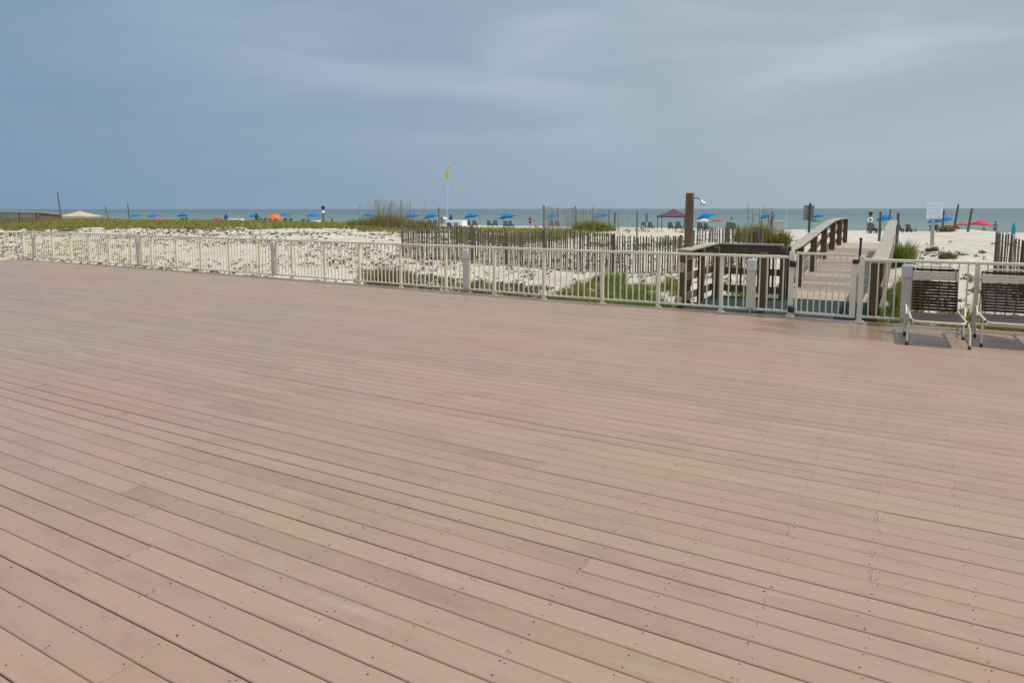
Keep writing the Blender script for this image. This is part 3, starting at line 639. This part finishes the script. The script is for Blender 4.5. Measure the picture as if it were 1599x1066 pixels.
# flag pole
Y0 = 86; X0 = wx(697.5, Y0); zb = gz(X0, Y0); e_ = empty('flagpole', (X0, Y0, zb)); tag(e_, 'tall thin white flagpole with a drooping yellow warning flag', 'flagpole')
zt = wz(701, 252, Y0) - zb; xt = wx(701.5, Y0) - X0
q = MB(); q.tube([(0, 0, -.3), (xt * .5, 0, zt * .5), (xt, 0, zt)], .045, 8, r2=.025); q.build('pole', mat('pale_pole', (.62, .66, .66), .5, .05, 3), e_)
q = MB(); vs_ = []; nz = 12
zf0 = wz(701, 258, Y0) - zb; zf1 = wz(701, 278, Y0) - zb
for i in range(nz + 1):
    k = i / nz; wd = .5 + 1.0 * math.sin(math.pi * min(1, k * .9 + .12)) ** 1.0
    for j in range(7):
        s_ = j / 6; vs_.append((xt * (.9) + .05 - s_ * wd * .62 * (k ** .5) + .25 * (1 - k) * s_, .10 * math.sin(s_ * 9 + k * 2) * (s_ + .3), lerp(zf0, zf1, k) - s_ * .25))
q.add(vs_, [(i * 7 + j, i * 7 + j + 1, (i + 1) * 7 + j + 1, (i + 1) * 7 + j) for i in range(nz) for j in range(6)], True)
fl = q.build('flag', mat('yellow_flag', (.90, .72, .03), .7, .05, 3, trans=.3), e_)
fl.modifiers.new('s', 'SOLIDIFY').thickness = .01
Y0 = 92; X0 = wx(1228, Y0); zb = gz(X0, Y0); e_ = empty('flagpole', (X0, Y0, zb)); tag(e_, 'faint thin pole with a small pale flag right of the picket fence', 'flagpole')
zt = wz(1228, 312, Y0) - zb
q = MB(); q.tube([(0, 0, -.3), (0, 0, zt)], .03, 6); q.build('pole', mat('pale_pole', (.6, .6, .6)), e_)
q = MB(); q.add([(0, 0, zt - .2), (.45, .05, zt - .1), (.4, .1, zt - .9), (0, 0, zt - 1.1)], [(0, 1, 2, 3)]); q.build('flag', mat('pale_flag', (.75, .68, .66), .7, .1, 3), e_)

# ------------------------------------------------------------------ beach umbrellas
def umbrella(px, ytop, wpx, Y, label, m_=M_blue, tilt=12, taz=0, hgt=.27, closed=False, name='beach_umbrella', gp='open blue beach umbrellas by the water'):
    X = wx(px, Y); zb = gz(X, Y); D_ = dep(px, Y); W = wpx / 1071 * D_; zt = wz(px, ytop, Y) - zb
    e = empty(name, (X, Y, zb)); tag(e, label, 'umbrella', gp)
    q = MB(); q.tube([(0, 0, -.3), (0, 0, zt - .05)], .022, 8); q.build('pole', mat('pale_pole', (.6, .6, .6)), e)
    if closed:
        q = MB(); q.lathe([(.02, 0), (.08, -.08), (W * .5, -.6), (W * .42, -1.05), (W * .5, -1.2), (.03, -1.25)], 8, (0, 0, zt)); q.build('canopy', m_, e); return e
    Rr = W / 2 / math.cos(R(22.5)) * .98; vs_ = [Vector((0, 0, 0))]; rings = [.12, .35, .6, .82, 1.0]; seg = 24
    prof = lambda s: -hgt * W * (s ** 1.7)
    for s in rings:
        for k in range(seg):
            a = k / seg * 2 * math.pi; pin = 1 - .045 * (1 - abs(math.cos(a * 4))) * s; vs_.append(Vector((Rr * s * math.cos(a) * pin, Rr * s * math.sin(a) * pin, prof(s) * (1 + .03 * math.cos(8 * a)))))
    for k in range(seg):                                   # short hanging valance
        a = k / seg * 2 * math.pi; v = vs_[1 + 4 * seg + k]; vs_.append(Vector((v.x * 1.005, v.y * 1.005, v.z - .09)))
    fs = [(0, 1 + k, 1 + (k + 1) % seg) for k in range(seg)]
    for i in range(len(rings)):
        o = 1 + i * seg; fs += [(o + k, o + seg + k, o + seg + (k + 1) % seg, o + (k + 1) % seg) for k in range(seg)]
    rt = Matrix.Rotation(taz, 3, 'Z') @ Matrix.Rotation(R(tilt), 3, 'Y')
    q = MB(); q.add([rt @ v + Vector((0, 0, zt)) for v in vs_], fs, False); q.build('canopy', m_, e)
    q = MB()
    for k in range(8):
        a = k / 8 * 2 * math.pi; v1 = Vector((Rr * .97 * math.cos(a), Rr * .97 * math.sin(a), prof(.97) - .03)); v0 = Vector((0, 0, -.04)); vm = (v0 + v1) / 2 + Vector((0, 0, .06))
        q.tube([rt @ v + Vector((0, 0, zt)) for v in (v0, vm, v1)], .006, 4, False)
    q.build('rib_set', mat('pale_pole', (.6, .6, .6)), e)
    return e
M_orange = mat('orange_canvas', (.85, .15, .02), .7, .1, 2, trans=.15); M_red = mat('red_canvas', (.45, .03, .05), .7, .1, 2, trans=.15)
M_pink = mat('rose_canvas', (.55, .10, .15), .7, .1, 2, trans=.15); M_teal = mat('teal_canvas', (.01, .30, .30), .7, .1, 2); M_wh = mat('white_canvas', (.7, .66, .64), .7, .05, 2, trans=.2)
M_green = mat('green_canvas', (.02, .16, .09), .7, .1, 2); M_dteal = mat('dark_blue_canvas', (.01, .09, .2), .7, .15, 2)
rd = random.Random(11)
U = [(151, 333.3, 13, 'leftmost blue umbrella, half hidden behind the tan canopy'), (212, 333.6, 15.5, 'blue umbrella just right of the straight wooden pole'),
     (241.5, 333.2, 20, 'blue umbrella with a small pink one under its edge'), (285, 332.8, 14.5, 'blue umbrella over two chairs, left of the small red umbrella'),
     (399, 333.6, 18, 'blue umbrella with a dark green folded one in front of it'), (446, 332.4, 14, 'blue umbrella partly hidden by the orange one'),
     (490, 332.2, 21, 'blue umbrella just left of the post with the black box'), (577, 332, 18, 'blue umbrella just left of the sea oats mound'),
     (643, 332.6, 20, 'blue umbrella at the right edge of the sea oats'), (672, 333.2, 22, 'blue umbrella just left of the thin dark pole'),
     (735, 333, 21.5, 'blue umbrella just right of the large white box'), (790.5, 333.6, 23, 'blue umbrella in front of open sea, midway between white box and distant fence'),
     (862, 333.4, 21, 'blue umbrella above the tall corner post of the distant fence'), (935, 332, 25, 'blue umbrella above the grassy mound of the distant fence'),
     (1100, 333.3, 27, 'blue umbrella just right of the shower post'), (1197, 334, 22, 'blue umbrella beside the red flag and beige box'),
     (1276, 334.5, 17, 'blue umbrella peeking out behind the small grey sign'), (1380, 336.5, 23, 'blue umbrella between the rescue post and the right wooden railing'),
     (1466, 337, 31, 'wide blue umbrella behind the white notice sign')]
umb = {}
for px, yt, wp, lab in U:
    Y = 88 + rd.uniform(-2, 2) if px < 1300 else 80
    umb[px] = umbrella(px, yt, wp, Y, lab, tilt=rd.uniform(-16, -8) if px > 660 else rd.uniform(-10, 10), taz=rd.uniform(-.2, .5), hgt=.23)
umbrella(247, 338, 14, 84, 'small pink umbrella under the edge of a blue one', M_pink, 6, 0, .18, gp='coloured beach umbrellas')
umbrella(340, 339, 13, 84, 'small dark red umbrella left of the white box', M_red, 5, 0, .22, gp='coloured beach umbrellas')
umbrella(430, 333.6, 22, 82, 'bright orange umbrella overlapping a blue one', M_orange, 3, 0, .30, gp='coloured beach umbrellas')
umbrella(554, 340, 11, 80, 'small pale teal umbrella left of the sea oats mound', M_teal, 0, 0, .3, gp='coloured beach umbrellas')
umbrella(597, 332.5, 15, 92, 'dull grey umbrella seen through the sea oats', mat('grey_canvas', (.10, .17, .20), .7, .1, 2), 8, 0, .25, gp='coloured beach umbrellas')
umbrella(694, 338.5, 13, 90, 'small white umbrella beside the flagpole foot', M_wh, 5, 0, .22, gp='coloured beach umbrellas')
umbrella(1121, 341.5, 18, 94, 'rose pink umbrella right of the one near the shower', M_pink, -8, 0, .15, gp='coloured beach umbrellas')
umbrella(1097, 341, 19, 92, 'pale cream umbrella right under a blue one by the shower post', M_wh, 0, 0, .2, gp='coloured beach umbrellas')
umbrella(1274, 342, 13, 92, 'green umbrella under the blue one behind the small sign', M_green, 0, 0, .25, gp='coloured beach umbrellas')
umbrella(1509, 345.5, 28, 84, 'faded rose umbrella behind the right leaning pole', mat('faded_rose', (.38, .12, .12), .7, .1, 2), -4, 0, .18, gp='coloured beach umbrellas')
umbrella(1533, 344.8, 27, 80, 'bright crimson umbrella right of the leaning poles', mat('crimson_canvas', (.62, .02, .07), .7, .1, 2, trans=.2), 4, 0, .22, gp='coloured beach umbrellas')
umbrella(1488, 352, 20, 84, 'low red umbrella behind the sand mound', M_red, 4, 0, .18, gp='coloured beach umbrellas')
def folded(px, yt, wp, Y, lab, m_): umbrella(px, yt, wp, Y, lab, m_, closed=True, name='folded_umbrella', gp='folded beach umbrellas')
folded(353.5, 333.5, 6.5, 84, 'folded blue umbrella at the left end of the low white box', M_navy)
folded(401, 332, 5.5, 80, 'folded dark green umbrella in front of a blue one', mat('dark_green_canvas', (.01, .05, .045), .7, .1, 2))
folded(704, 334.2, 6, 84, 'folded navy umbrella sticking up behind the large white box', M_navy)
folded(1009.5, 332, 4, 88, 'folded dark blue umbrella between two chairs', M_dteal)
folded(1205.5, 338, 5, 84, 'folded navy umbrella beside the beige box', M_navy)
folded(1584, 348, 6, 76, 'folded teal umbrella near the right edge', M_teal)

# canopies
def canopy(px0, px1, ytop, yeave, Y, label, m_, legs=True):
    X = wx((px0 + px1) / 2, Y); zb = gz(X, Y); pc = (px0 + px1) / 2; W = (px1 - px0) / 1071 * dep(pc, Y); zt = wz(pc, ytop, Y) - zb; ze = wz(pc, yeave, Y) - zb
    e = empty('canopy_tent', (X, Y, zb), YAW * .9); tag(e, label, 'canopy')
    h = W / 2; n = 6; q = MB()
    for s in range(4):
        rt = Matrix.Rotation(s * math.pi / 2, 3, 'Z'); vs_ = []
        for i in range(n + 1):
            k = i / n; z = lerp(zt, ze, k ** .85) - .06 * math.sin(k * math.pi)
            vs_ += [rt @ Vector((-h * k, -h * k, z)), rt @ Vector((0, -h * k, z - .05 * k)), rt @ Vector((h * k, -h * k, z))]
        vs_ += [rt @ Vector((-h, -h, ze - .16)), rt @ Vector((0, -h, ze - .2)), rt @ Vector((h, -h, ze - .16))]
        q.add(vs_, [(i * 3 + j, (i + 1) * 3 + j, (i + 1) * 3 + j + 1, i * 3 + j + 1) for i in range(n + 1) for j in range(2)], False)
    q.build('roof', m_, e)
    for sx_ in (-1, 1):
        for sy_ in (-1, 1):
            q = MB(); q.tube([(sx_ * (h - .05), sy_ * (h - .05), -.2), (sx_ * (h - .05), sy_ * (h - .05), ze)], .04, 6); q.build('leg', M_black, e)
    return e
canopy(1029.5, 1073, 326, 337, 78, 'maroon pyramid canopy tent left of the shower post', mat('maroon_canvas', (.10, .035, .06), .75, .15, 1))
canopy(104, 147, 328.5, 336.5, 78, 'low tan canopy tent on the beach right of the tallest pole', mat('tan_canvas', (.50, .36, .22), .75, .15, 1, col2=(.62, .42, .28)))

# storage boxes
def sbox(px0, px1, y0, y1, Y, label, m_=M_white, dpt=1.2):
    pc = (px0 + px1) / 2; X = wx(pc, Y); W = (px1 - px0) / 1071 * dep(pc, Y); zb = gz(X, Y); zt = wz(pc, y0, Y) - zb
    e = empty('storage_box', (X, Y, zb), YAW * .5); tag(e, label, 'box', 'storage boxes on the beach')
    q = MB(); q.box((0, 0, (zt - .07) / 2), (W * .96, dpt, zt - .07), None, .02); q.build('body', m_, e)
    q = MB(); q.box((0, 0, zt - .035), (W, dpt + .08, .07), Matrix.Rotation(R(0), 3, 'X'), .02); q.build('lid', m_, e); return e, W, zt
sbox(357, 380, 341, 348, 84, 'long low white storage box on the beach beside the small red umbrella')
sbox(490, 499, 344, 351.5, 82, 'small white box left of the post with the black box')
e_, W_, zt_ = sbox(699, 727, 344, 360, 44, 'large white storage box with a purple panel below the flagpole')
for x, c_, nm in ((-.28, (.09, .05, .22), 'purple_panel'), (.12, (.25, .24, .27), 'grey_panel')):
    q = MB(); q.box((x * W_, -.63, zt_ * .42), (.34, .04, .38), None, .01); q.build('panel', mat(nm, c_, .6, .1, 4), e_)
sbox(1207, 1224, 345, 361, 76, 'beige box standing on the sand right of the red flag', mat('beige_box', (.48, .42, .36), .7, .08, 3))
q_px = 1207
X0 = wx(q_px, 86); zb = gz(X0, 86); e_ = empty('small_flag', (X0, 86, zb)); tag(e_, 'small red flag on a short staff next to the beige box', 'flag')
zt = wz(q_px, 331, 86) - zb; q = MB(); q.tube([(0, 0, -.2), (0, 0, zt)], .03, 6); q.build('staff', M_wood, e_)
q = MB(); q.box((-.08, 0, zt - .25), (.22, .03, .5)); q.build('flag', mat('red_flag', (.5, .08, .08), .7, .1, 3), e_)

# ------------------------------------------------------------------ beach chairs
def chair_proto():
    e = empty('beach_chair', (0, 0, 0))
    q = MB(); q.box((0, 0, .30), (.58, .62, .05), Matrix.Rotation(R(6), 3, 'X'), .01); q.build('seat', M_chairwood, e)
    q = MB()
    for k in range(6): q.box((-.24 + k * .096, .42, .60), (.08, .025, .78), Matrix.Rotation(R(-25), 3, 'X'))
    q.build('backrest', M_chairwood, e)
    for sx_ in (-1, 1):
        q = MB(); q.box((sx_ * .32, .05, .48), (.09, .66, .03), None, .005); q.build('armrest', M_chairwood, e)
        for y in (-.25, .35):
            q = MB(); q.box((sx_ * .31, y, .22), (.05, .07, .50)); q.build('leg', M_chairwood, e)
    return e
pr = chair_proto(); first = True
CH = [(283, 86, 'left'), (290, 86, 'right', 'the blue umbrella left of the small red one'), (405, 84, 'left'), (412, 84, 'right', 'the blue umbrella with the dark green folded one'),
      (421, 78, 'left'), (428, 78, 'right', 'the orange umbrella'), (443, 86, 'left'), (452, 86, 'right', 'the blue umbrella hidden by the orange one'),
      (472, 84, 'left'), (481, 84, 'right', 'the blue umbrella left of the post with the black box'), (671, 86, 'left'), (679, 86, 'right', 'the blue umbrella left of the thin dark pole'),
      (730, 86, 'left'), (742, 86, 'right', 'the blue umbrella right of the large white box'), (765, 88, 'left'), (773, 88, 'right', 'no umbrella, just left of the open sea umbrella'),
      (790, 82, 'left'), (799, 82, 'right', 'the blue umbrella in front of the open sea'), (860, 86, 'left'), (870, 86, 'right', 'the blue umbrella by the tall corner post'),
      (1005, 86, 'left'), (1017, 86, 'right', 'the folded dark blue umbrella'), (1049, 84, 'left'), (1061, 82, 'right', 'the maroon canopy'),
      (1095, 82, 'left'), (1106, 82, 'right', 'the blue umbrella right of the shower post'), (1139, 84, 'left'), (1150, 84, 'right', 'no umbrella, left of the bushes'),
      (1362, 82, 'left'), (1370, 82, 'right', 'the blue umbrella beside the rescue post'), (1411, 84, 'left'), (1424, 84, 'right', 'no umbrella, right of the boardwalk railing'),
      (1460, 80, 'left'), (1471, 80, 'right', 'the wide blue umbrella behind the notice sign')]
for i, c_ in enumerate(CH):
    und_ = (c_ if len(c_) == 4 else CH[i + 1])[3]
    o = pr if first else copy_tree(pr); first = False
    X = wx(c_[0], c_[1]); o.location = (X, c_[1], gz(X, c_[1])); o.rotation_euler = (0, 0, rd.uniform(.2, 1.0)); s_ = rd.uniform(1.0, 1.12); o.scale = (s_, s_, s_)
    tag(o, '%s dark chair under %s' % (c_[2], und_), 'beach chair', 'dark beach chairs facing the water')

# ------------------------------------------------------------------ people
def person(px, Y, label, shirt, shorts, hair=(.03, .02, .015), pose='stand', rz=0, zoff=0, height=1.7, skin=(.42, .24, .16)):
    X = wx(px, Y); e = empty('person', (X, Y, gz(X, Y) + zoff), rz); tag(e, label, 'person'); k = height / 1.7
    if pose == 'stand':
        hip, kn_, an = .90, .48, .07
        J = {'pel': (0, 0, .93), 'wa': (0, .01, 1.05), 'ch': (0, 0, 1.28), 'nk': (0, 0, 1.44), 'hd': (0, -.02, 1.56), 'ht': (0, -.01, 1.68)}
        legs = [[(s * .10, 0, .88), (s * .11, -.03 * s, .48), (s * .12, .02, .08), (s * .13, -.13, .035)] for s in (-1, 1)]
        arms = [[(s * .18, 0, 1.40), (s * .26, .03, 1.13), (s * .25, -.10, .90), (s * .25, -.15, .80)] for s in (-1, 1)]
    else:
        J = {'pel': (0, .10, .36), 'wa': (0, .16, .48), 'ch': (0, .24, .70), 'nk': (0, .26, .86), 'hd': (0, .23, .98), 'ht': (0, .24, 1.10)}
        legs = [[(s * .10, .06, .34), (s * .13, -.38, .42), (s * .13, -.55, .08), (s * .13, -.70, .05)] for s in (-1, 1)]
        arms = [[(s * .18, .24, .82), (s * .27, .14, .60), (s * .22, -.10, .50), (s * .2, -.2, .47)] for s in (-1, 1)]
    def skinmesh(name, chains, m_, parent, root_r=None):
        bm_ = bmesh.new(); sk = bm_.verts.layers.skin.verify(); first_ = True; vmap = {}
        def gv(p, r):
            key = tuple(round(c, 4) for c in p)
            if key not in vmap:
                v = bm_.verts.new([c * k for c in p]); v[sk].radius = (r * k, r * k); vmap[key] = v
            return vmap[key]
        for ch in chains:
            pv = None
            for p, r in ch:
                v = gv(p, r)
                if pv is not None and pv is not v and not bm_.edges.get((pv, v)): bm_.edges.new((pv, v))
                pv = v
        bm_.verts.ensure_lookup_table(); bm_.verts[0][sk].use_root = True
        me = bpy.data.meshes.new(name); bm_.to_mesh(me); bm_.free(); me.materials.append(m_)
        o = bpy.data.objects.new(name, me); C.objects.link(o); o.parent = parent
        o.modifiers.new('skin', 'SKIN').use_smooth_shade = True; o.modifiers.new('sub', 'SUBSURF').levels = 1; o.modifiers['sub'].render_levels = 1
        return o
    J_ = J
    ch = [[(J_['pel'], .12), (J_['wa'], .11), (J_['ch'], .13), (J_['nk'], .055), (J_['hd'], .085), (J_['ht'], .075)]]
    for lg in legs: ch.append([(J_['pel'], .12), (lg[0], .09), (lg[1], .058), (lg[2], .036), (lg[3], .032)])
    for ar in arms: ch.append([(J_['ch'], .13), (ar[0], .052), (ar[1], .04), (ar[2], .03), (ar[3], .032)])
    skinmesh('body', ch, mat('skin_tone', skin, .6, .06, 5), e)
    if shirt:
        c2_ = [[(J_['wa'], .128), (J_['ch'], .148), ((J_['nk'][0], J_['nk'][1], J_['nk'][2] - .05), .08)]]
        for ar in arms: c2_.append([(J_['ch'], .148), (ar[0], .072), (tuple((a + b) / 2 for a, b in zip(ar[0], ar[1])), .06)])
        skinmesh('shirt', c2_, mat('cloth_%d_%d_%d' % tuple(int(c * 100) for c in shirt), shirt, .8, .1, 5), e)
    c3_ = [[(J_['wa'], .122), (J_['pel'], .138)]]
    for lg in legs: c3_.append([(J_['pel'], .138), (lg[0], .108), (tuple(a * .4 + b * .6 for a, b in zip(lg[0], lg[1])), .085)])
    skinmesh('shorts', c3_, mat('cloth_%d_%d_%d' % tuple(int(c * 100) for c in shorts), shorts, .8, .1, 5), e)
    h_ = MB(); hc = Vector(J_['ht']) * k; h_.lathe([(.0, .055), (.06, .045), (.092, 0), (.088, -.05), (.06, -.09)], 10, hc + Vector((0, .018, 0))); h_.build('hair', mat('hair_%d' % int(hair[0] * 100), hair, .7, .2, 9), e)
    return e
person(828, 84, 'person in a brown red top standing by the water, centre of the beach', (.22, .06, .05), (.12, .05, .04), rz=.6)
person(836.5, 82, 'person in dark swimwear seated low right of the standing one', None, (.05, .05, .06), pose='sit', rz=.9)
person(373, 82, 'person in a pale shirt standing behind the long low white box', (.62, .62, .55), (.4, .42, .36), rz=2.4)
person(511, 80, 'person in a pink top seated right of the post with the black box', (.6, .34, .33), (.12, .08, .14), pose='sit', rz=-.4, height=1.9)
person(648, 84, 'person in a rose top seated under the umbrella right of the sea oats', (.5, .25, .22), (.1, .05, .1), pose='sit', rz=.8, height=1.9)
person(690, 80, 'person in dark clothes standing by the foot of the white flagpole', (.08, .07, .09), (.14, .1, .1), rz=.4, height=1.55)
person(1555, 80, 'person in a grey top standing on the beach between crimson and teal umbrellas', (.18, .18, .22), (.1, .1, .12), rz=.3, height=1.35)
person(1538, 76, 'dark haired person sitting under the crimson umbrella', (.03, .03, .03), (.03, .03, .05), pose='sit', rz=.1, height=1.2)
person(1003, 76, 'person in a pale top sitting in the sand left of the maroon canopy', (.4, .3, .28), (.1, .1, .1), pose='sit', rz=.6, height=1.2)
person(1142, 230, 'swimmer standing waist deep in the sea, left one of the pair', None, (.05, .05, .08), rz=.3, zoff=-gz(wx(1142, 230), 230) - 2.55, height=1.75)
person(1169, 250, 'swimmer standing waist deep in the sea, right one of the pair', None, (.05, .05, .08), rz=.5, zoff=-gz(wx(1169, 250), 250) - 2.6, height=1.75)

# ------------------------------------------------------------------ vegetation
def tuft(mb, x, y, z, h, n, spread, wd, rd, curve=.5):
    for _ in range(n):
        a = rd.uniform(0, 2 * math.pi); r0 = rd.uniform(0, spread * .35); hh = h * rd.uniform(.55, 1.15); le = rd.uniform(.1, 1) * spread * curve * 2
        bx, by = x + r0 * math.cos(a), y + r0 * math.sin(a); ca_, sa_ = math.cos(a), math.sin(a); w2 = wd / 2
        b2 = rd.uniform(0, math.pi); wxv, wyv = math.cos(b2) * w2, math.sin(b2) * w2
        p1 = (bx + ca_ * le * .35, by + sa_ * le * .35, z + hh * .6); p2 = (bx + ca_ * le, by + sa_ * le, z + hh * rd.uniform(.8, 1))
        mb.add([(bx - wxv, by - wyv, z - .03), (bx + wxv, by + wyv, z - .03), (p1[0] + wxv * .8, p1[1] + wyv * .8, p1[2]), (p1[0] - wxv * .8, p1[1] - wyv * .8, p1[2]), p2], [(0, 1, 2, 3), (3, 2, 4)])
def clump(mb, x, y, z, r, h, n, ls, rd):
    for _ in range(n):
        a = rd.uniform(0, 2 * math.pi); q = r * math.sqrt(rd.random()); zz = z + h * rd.random() * (1 - (q / r) ** 2 * .6)
        c_ = Vector((x + q * math.cos(a), y + q * math.sin(a), zz)); s = ls * rd.uniform(.6, 1.3)
        u_ = Vector((rd.gauss(0, 1), rd.gauss(0, 1), rd.gauss(0, .5))).normalized(); v_ = u_.orthogonal().normalized(); v_.rotate(Matrix.Rotation(rd.uniform(0, 6), 3, u_))
        mb.add([c_ - u_ * s, c_ + v_ * s * .45, c_ + u_ * s, c_ - v_ * s * .45], [(0, 1, 2, 3)])
def fbm(x, y, s, o=0): return noise.fractal(Vector((x * s + o, y * s, o * 1.7)), .8, 2.0, 4)
rd = random.Random(21)
# dark little plants scattered over the white dune slope
G = MB(); n = 0
while n < 6500:
    Y = rd.uniform(12.3, 31); u_ = rd.uniform(-2.6, .16); X = Y * u_
    if -3.6 < X < .2: continue
    if -.75 < u_ and Y > 26 and rd.random() < .5: continue
    d_ = fbm(X, Y, .35, 2) + (.12 if Y < 14.5 else 0)
    if rd.random() > (.38 + d_ * 1.0) * (1.5 if Y < 16 else 1 if Y < 20 else .7): continue
    if X > 0 and Y > 15 and d_ < .25: continue
    r = rd.uniform(.025, .075) * (1.5 if rd.random() < .12 else 1) * (1 + (Y - 12) * .012)
    clump(G, X, Y, gz(X, Y), r, r * .9, int(6 + r * 70), .02 + r * .3, rd); n += 1
for _ in range(2600):
    px = rd.uniform(560, 860) if rd.random() < .8 else rd.uniform(0, 560); Y = rd.uniform(12.1, 15.8 if px > 560 else 13.2); X = wx(px, Y, 440)
    if fbm(X, Y, .7, 9) < -.1: continue
    r = rd.uniform(.03, .10); clump(G, X, Y, gz(X, Y), r, r * 1.3, 14, .03, rd)
tag(G.build('ground_cover', M_gclump), 'small dark green plants dotting the white dune sand', 'ground cover', kind='stuff')
# green crest of the dune
G = MB(); n = 0
def crest_start(u_): return 22.0 + 6.5 * sstep(-2.2, -.85, u_) + fbm(u_ * 30, 0, .3, 5) * 2.2
while n < 15000:
    u_ = rd.uniform(-2.6, -.66); Y = rd.uniform(20, 44); X = Y * u_
    if Y < crest_start(u_): continue
    ed = sstep(-.66, -.86, u_)
    if rd.random() > .2 + .8 * (1 - sstep(-.9, -.66, u_)): continue
    tuft(G, X, Y, gz(X, Y), rd.uniform(.12, .26) * (1 + .5 * max(0, fbm(X, Y, .12, 7))), 5, .22, .035, rd); n += 1
for _ in range(4200):
    u_ = rd.uniform(-.70, -.28); Y = rd.uniform(23, 40); X = Y * u_
    if fbm(X, Y, .15, 3) < -.15 or (u_ > -.46 and rd.random() < .7): continue
    tuft(G, X, Y, gz(X, Y), rd.uniform(.10, .26), 5, .25, .03, rd)
tag(G.build('dune_grass', M_grass), 'yellow green grass covering the dune crest', 'grass', kind='stuff')
# bright weeds behind the railing
G = MB(); n = 0
def weedzone():
    z = rd.random()
    if z < .62: px = rd.uniform(840, 1062); Y = rd.uniform(12.2, 14.0 + 3.2 * sstep(850, 950, px)); return wx(px, Y, 450), Y
    if z < .72: return rd.uniform(-3.9, -2.2), rd.uniform(14.4, 17)
    if z < .90: Y = rd.uniform(12.1, 18.5); X = rd.uniform(-.34, .75 if Y < 14 else .35); return X, Y
    return rd.uniform(.9, 1.9), rd.uniform(12.2, 13.6)
while n < 6500:
    X, Y = weedzone()
    if fbm(X, Y, .6, 4) < -.12 or (Y > 14.5 and fbm(X, Y, 1.1, 6) < -.02): continue
    tuft(G, X, Y, gz(X, Y), (1.5 if X > -1 else 1) * rd.uniform(.10, .34) * (.75 + 1.1 * max(-.3, fbm(X, Y, .9, 14))), 7, .18, .013, rd); n += 1
tag(G.build('green_weeds', M_weed), 'bright green weeds growing behind the railing and beside the boardwalk', 'weeds', kind='stuff')

# sea oats mound
def bush(px, Y, wpx, h, label, m_, nl, ls, name='dune_shrub', stalks=0, sth=1.2, gp='shrubs on the dunes', blades=0, off=0):
    X = wx(px, Y) + off; zb = gz(X, Y); r = wpx / 1071 * dep(px, Y) / 2; e = empty(name, (X, Y, zb)); tag(e, label, 'shrub' if not stalks else 'sea oats', gp)
    q = MB(); rr = random.Random(int(px)); 
    for _ in range(int(6 + r * 3)):
        cx, cy = rr.uniform(-.65, .65) * r, rr.uniform(-.5, .5) * r; hh = h * rr.uniform(.5, 1) * (1 - .4 * (cx / r) ** 2)
        clump(q, cx, cy, -.05, r * .42, hh, nl // 8, ls, rr)
    for _ in range(blades):
        cx, cy = rr.gauss(0, .4) * r, rr.gauss(0, .4) * r; tuft(q, cx, cy, -.05, h * rr.uniform(.6, 1.25), 4, h * .5, .022, rr)
    q.build('foliage', m_, e)
    st_ = MB()
    for _ in range(6): a = rr.uniform(0, 6); st_.tube([(0, 0, -.1), (math.cos(a) * r * .3, math.sin(a) * r * .3, h * .5)], .012, 4)
    st_.build('stem', M_wood, e)
    if stalks:
        q = MB()
        for _ in range(stalks):
            cx, cy = rr.uniform(-.95, .95) * r, rr.gauss(0, .4) * r; hh = sth * rr.uniform(.7, 1.05); lx, ly = rr.gauss(.03, .07), rr.gauss(0, .06)
            pts_ = [(cx, cy, .2), (cx + lx * .4, cy + ly * .4, hh * .6), (cx + lx, cy + ly, hh), (cx + lx * 1.8 + .04, cy + ly * 1.8, hh - .05)]
            q.tube(pts_, .006, 3, False)
            for k in range(7):
                s_ = k / 10; b0 = Vector(pts_[2]).lerp(Vector(pts_[3]), s_) if k > 6 else Vector(pts_[1]).lerp(Vector(pts_[2]), .45 + s_ * .75)
                a = rr.uniform(0, 6); d_ = Vector((math.cos(a), math.sin(a), -.5)) * .05
                q.add([b0, b0 + d_ * .5 + Vector((0, 0, .02)), b0 + d_, b0 + d_ * .5 - Vector((0, 0, .02))], [(0, 1, 2, 3)])
        q.build('seed_plumes', M_oat, e)
    return e
bush(604, 34, 84, 1.0, 'wide brown mound of sea oats with tall seed stalks against the sky', M_shrub, 5200, .07, 'sea_oats', 75, 1.85, 'sea oats on the dunes', 700)
bush(562, 33, 52, .62, 'low green shrub at the left foot of the sea oats mound', M_shrub, 1800, .07, blades=420)
bush(656, 34, 58, .68, 'low green shrub at the right foot of the sea oats mound', M_shrub, 1800, .07, blades=420)
bush(1186, 27, 42, .85, 'green and tan grassy bush at the right end of the picket fence', M_grass, 2200, .05, stalks=14, sth=1.5, gp='sea oats on the dunes', blades=260, name='sea_oats')
bush(1160, 28, 22, .7, 'dark green bush just left of the grassy bush at the fence end', M_weed, 1200, .05, blades=120)
bush(1221, 27, 24, .62, 'feathery green bush in front of the beige box', M_grass, 1000, .045, blades=220)
bush(925, 39, 70, .75, 'long green mound inside the distant thin sand fence', M_grass, 3000, .07, blades=400)
bush(1406, 23, 22, .70, 'tall bright green bush leaning on the right wooden railing', M_weed, 1600, .045, blades=300, off=.15)
bush(1416, 18.5, 34, .42, 'rounded bright green bush low beside the right wooden railing', M_weed, 1600, .035, blades=60, off=.05)
bush(1450, 19.2, 44, .30, 'small spreading weed in the sand below the notice sign', M_weed, 500, .035, blades=50)
bush(1484, 24, 26, .28, 'small green plant in the sand right of the notice sign', M_gclump, 500, .04, blades=60)
bush(1460, 26.5, 22, .22, 'small dark plant at the foot of the notice sign', M_gclump, 300, .04, blades=50)
bush(1513, 13.3, 46, .62, 'green bush behind the railing between the two lounge chairs', M_weed, 2200, .022, blades=320)
bush(603, 12.9, 62, .75, 'brownish green clump of grass behind the railing left of the picket fence', M_shrub, 700, .03, blades=700)
bush(1478, 45, 26, .45, 'low shrub at the foot of the leaning poles', M_shrub, 900, .05, blades=120)
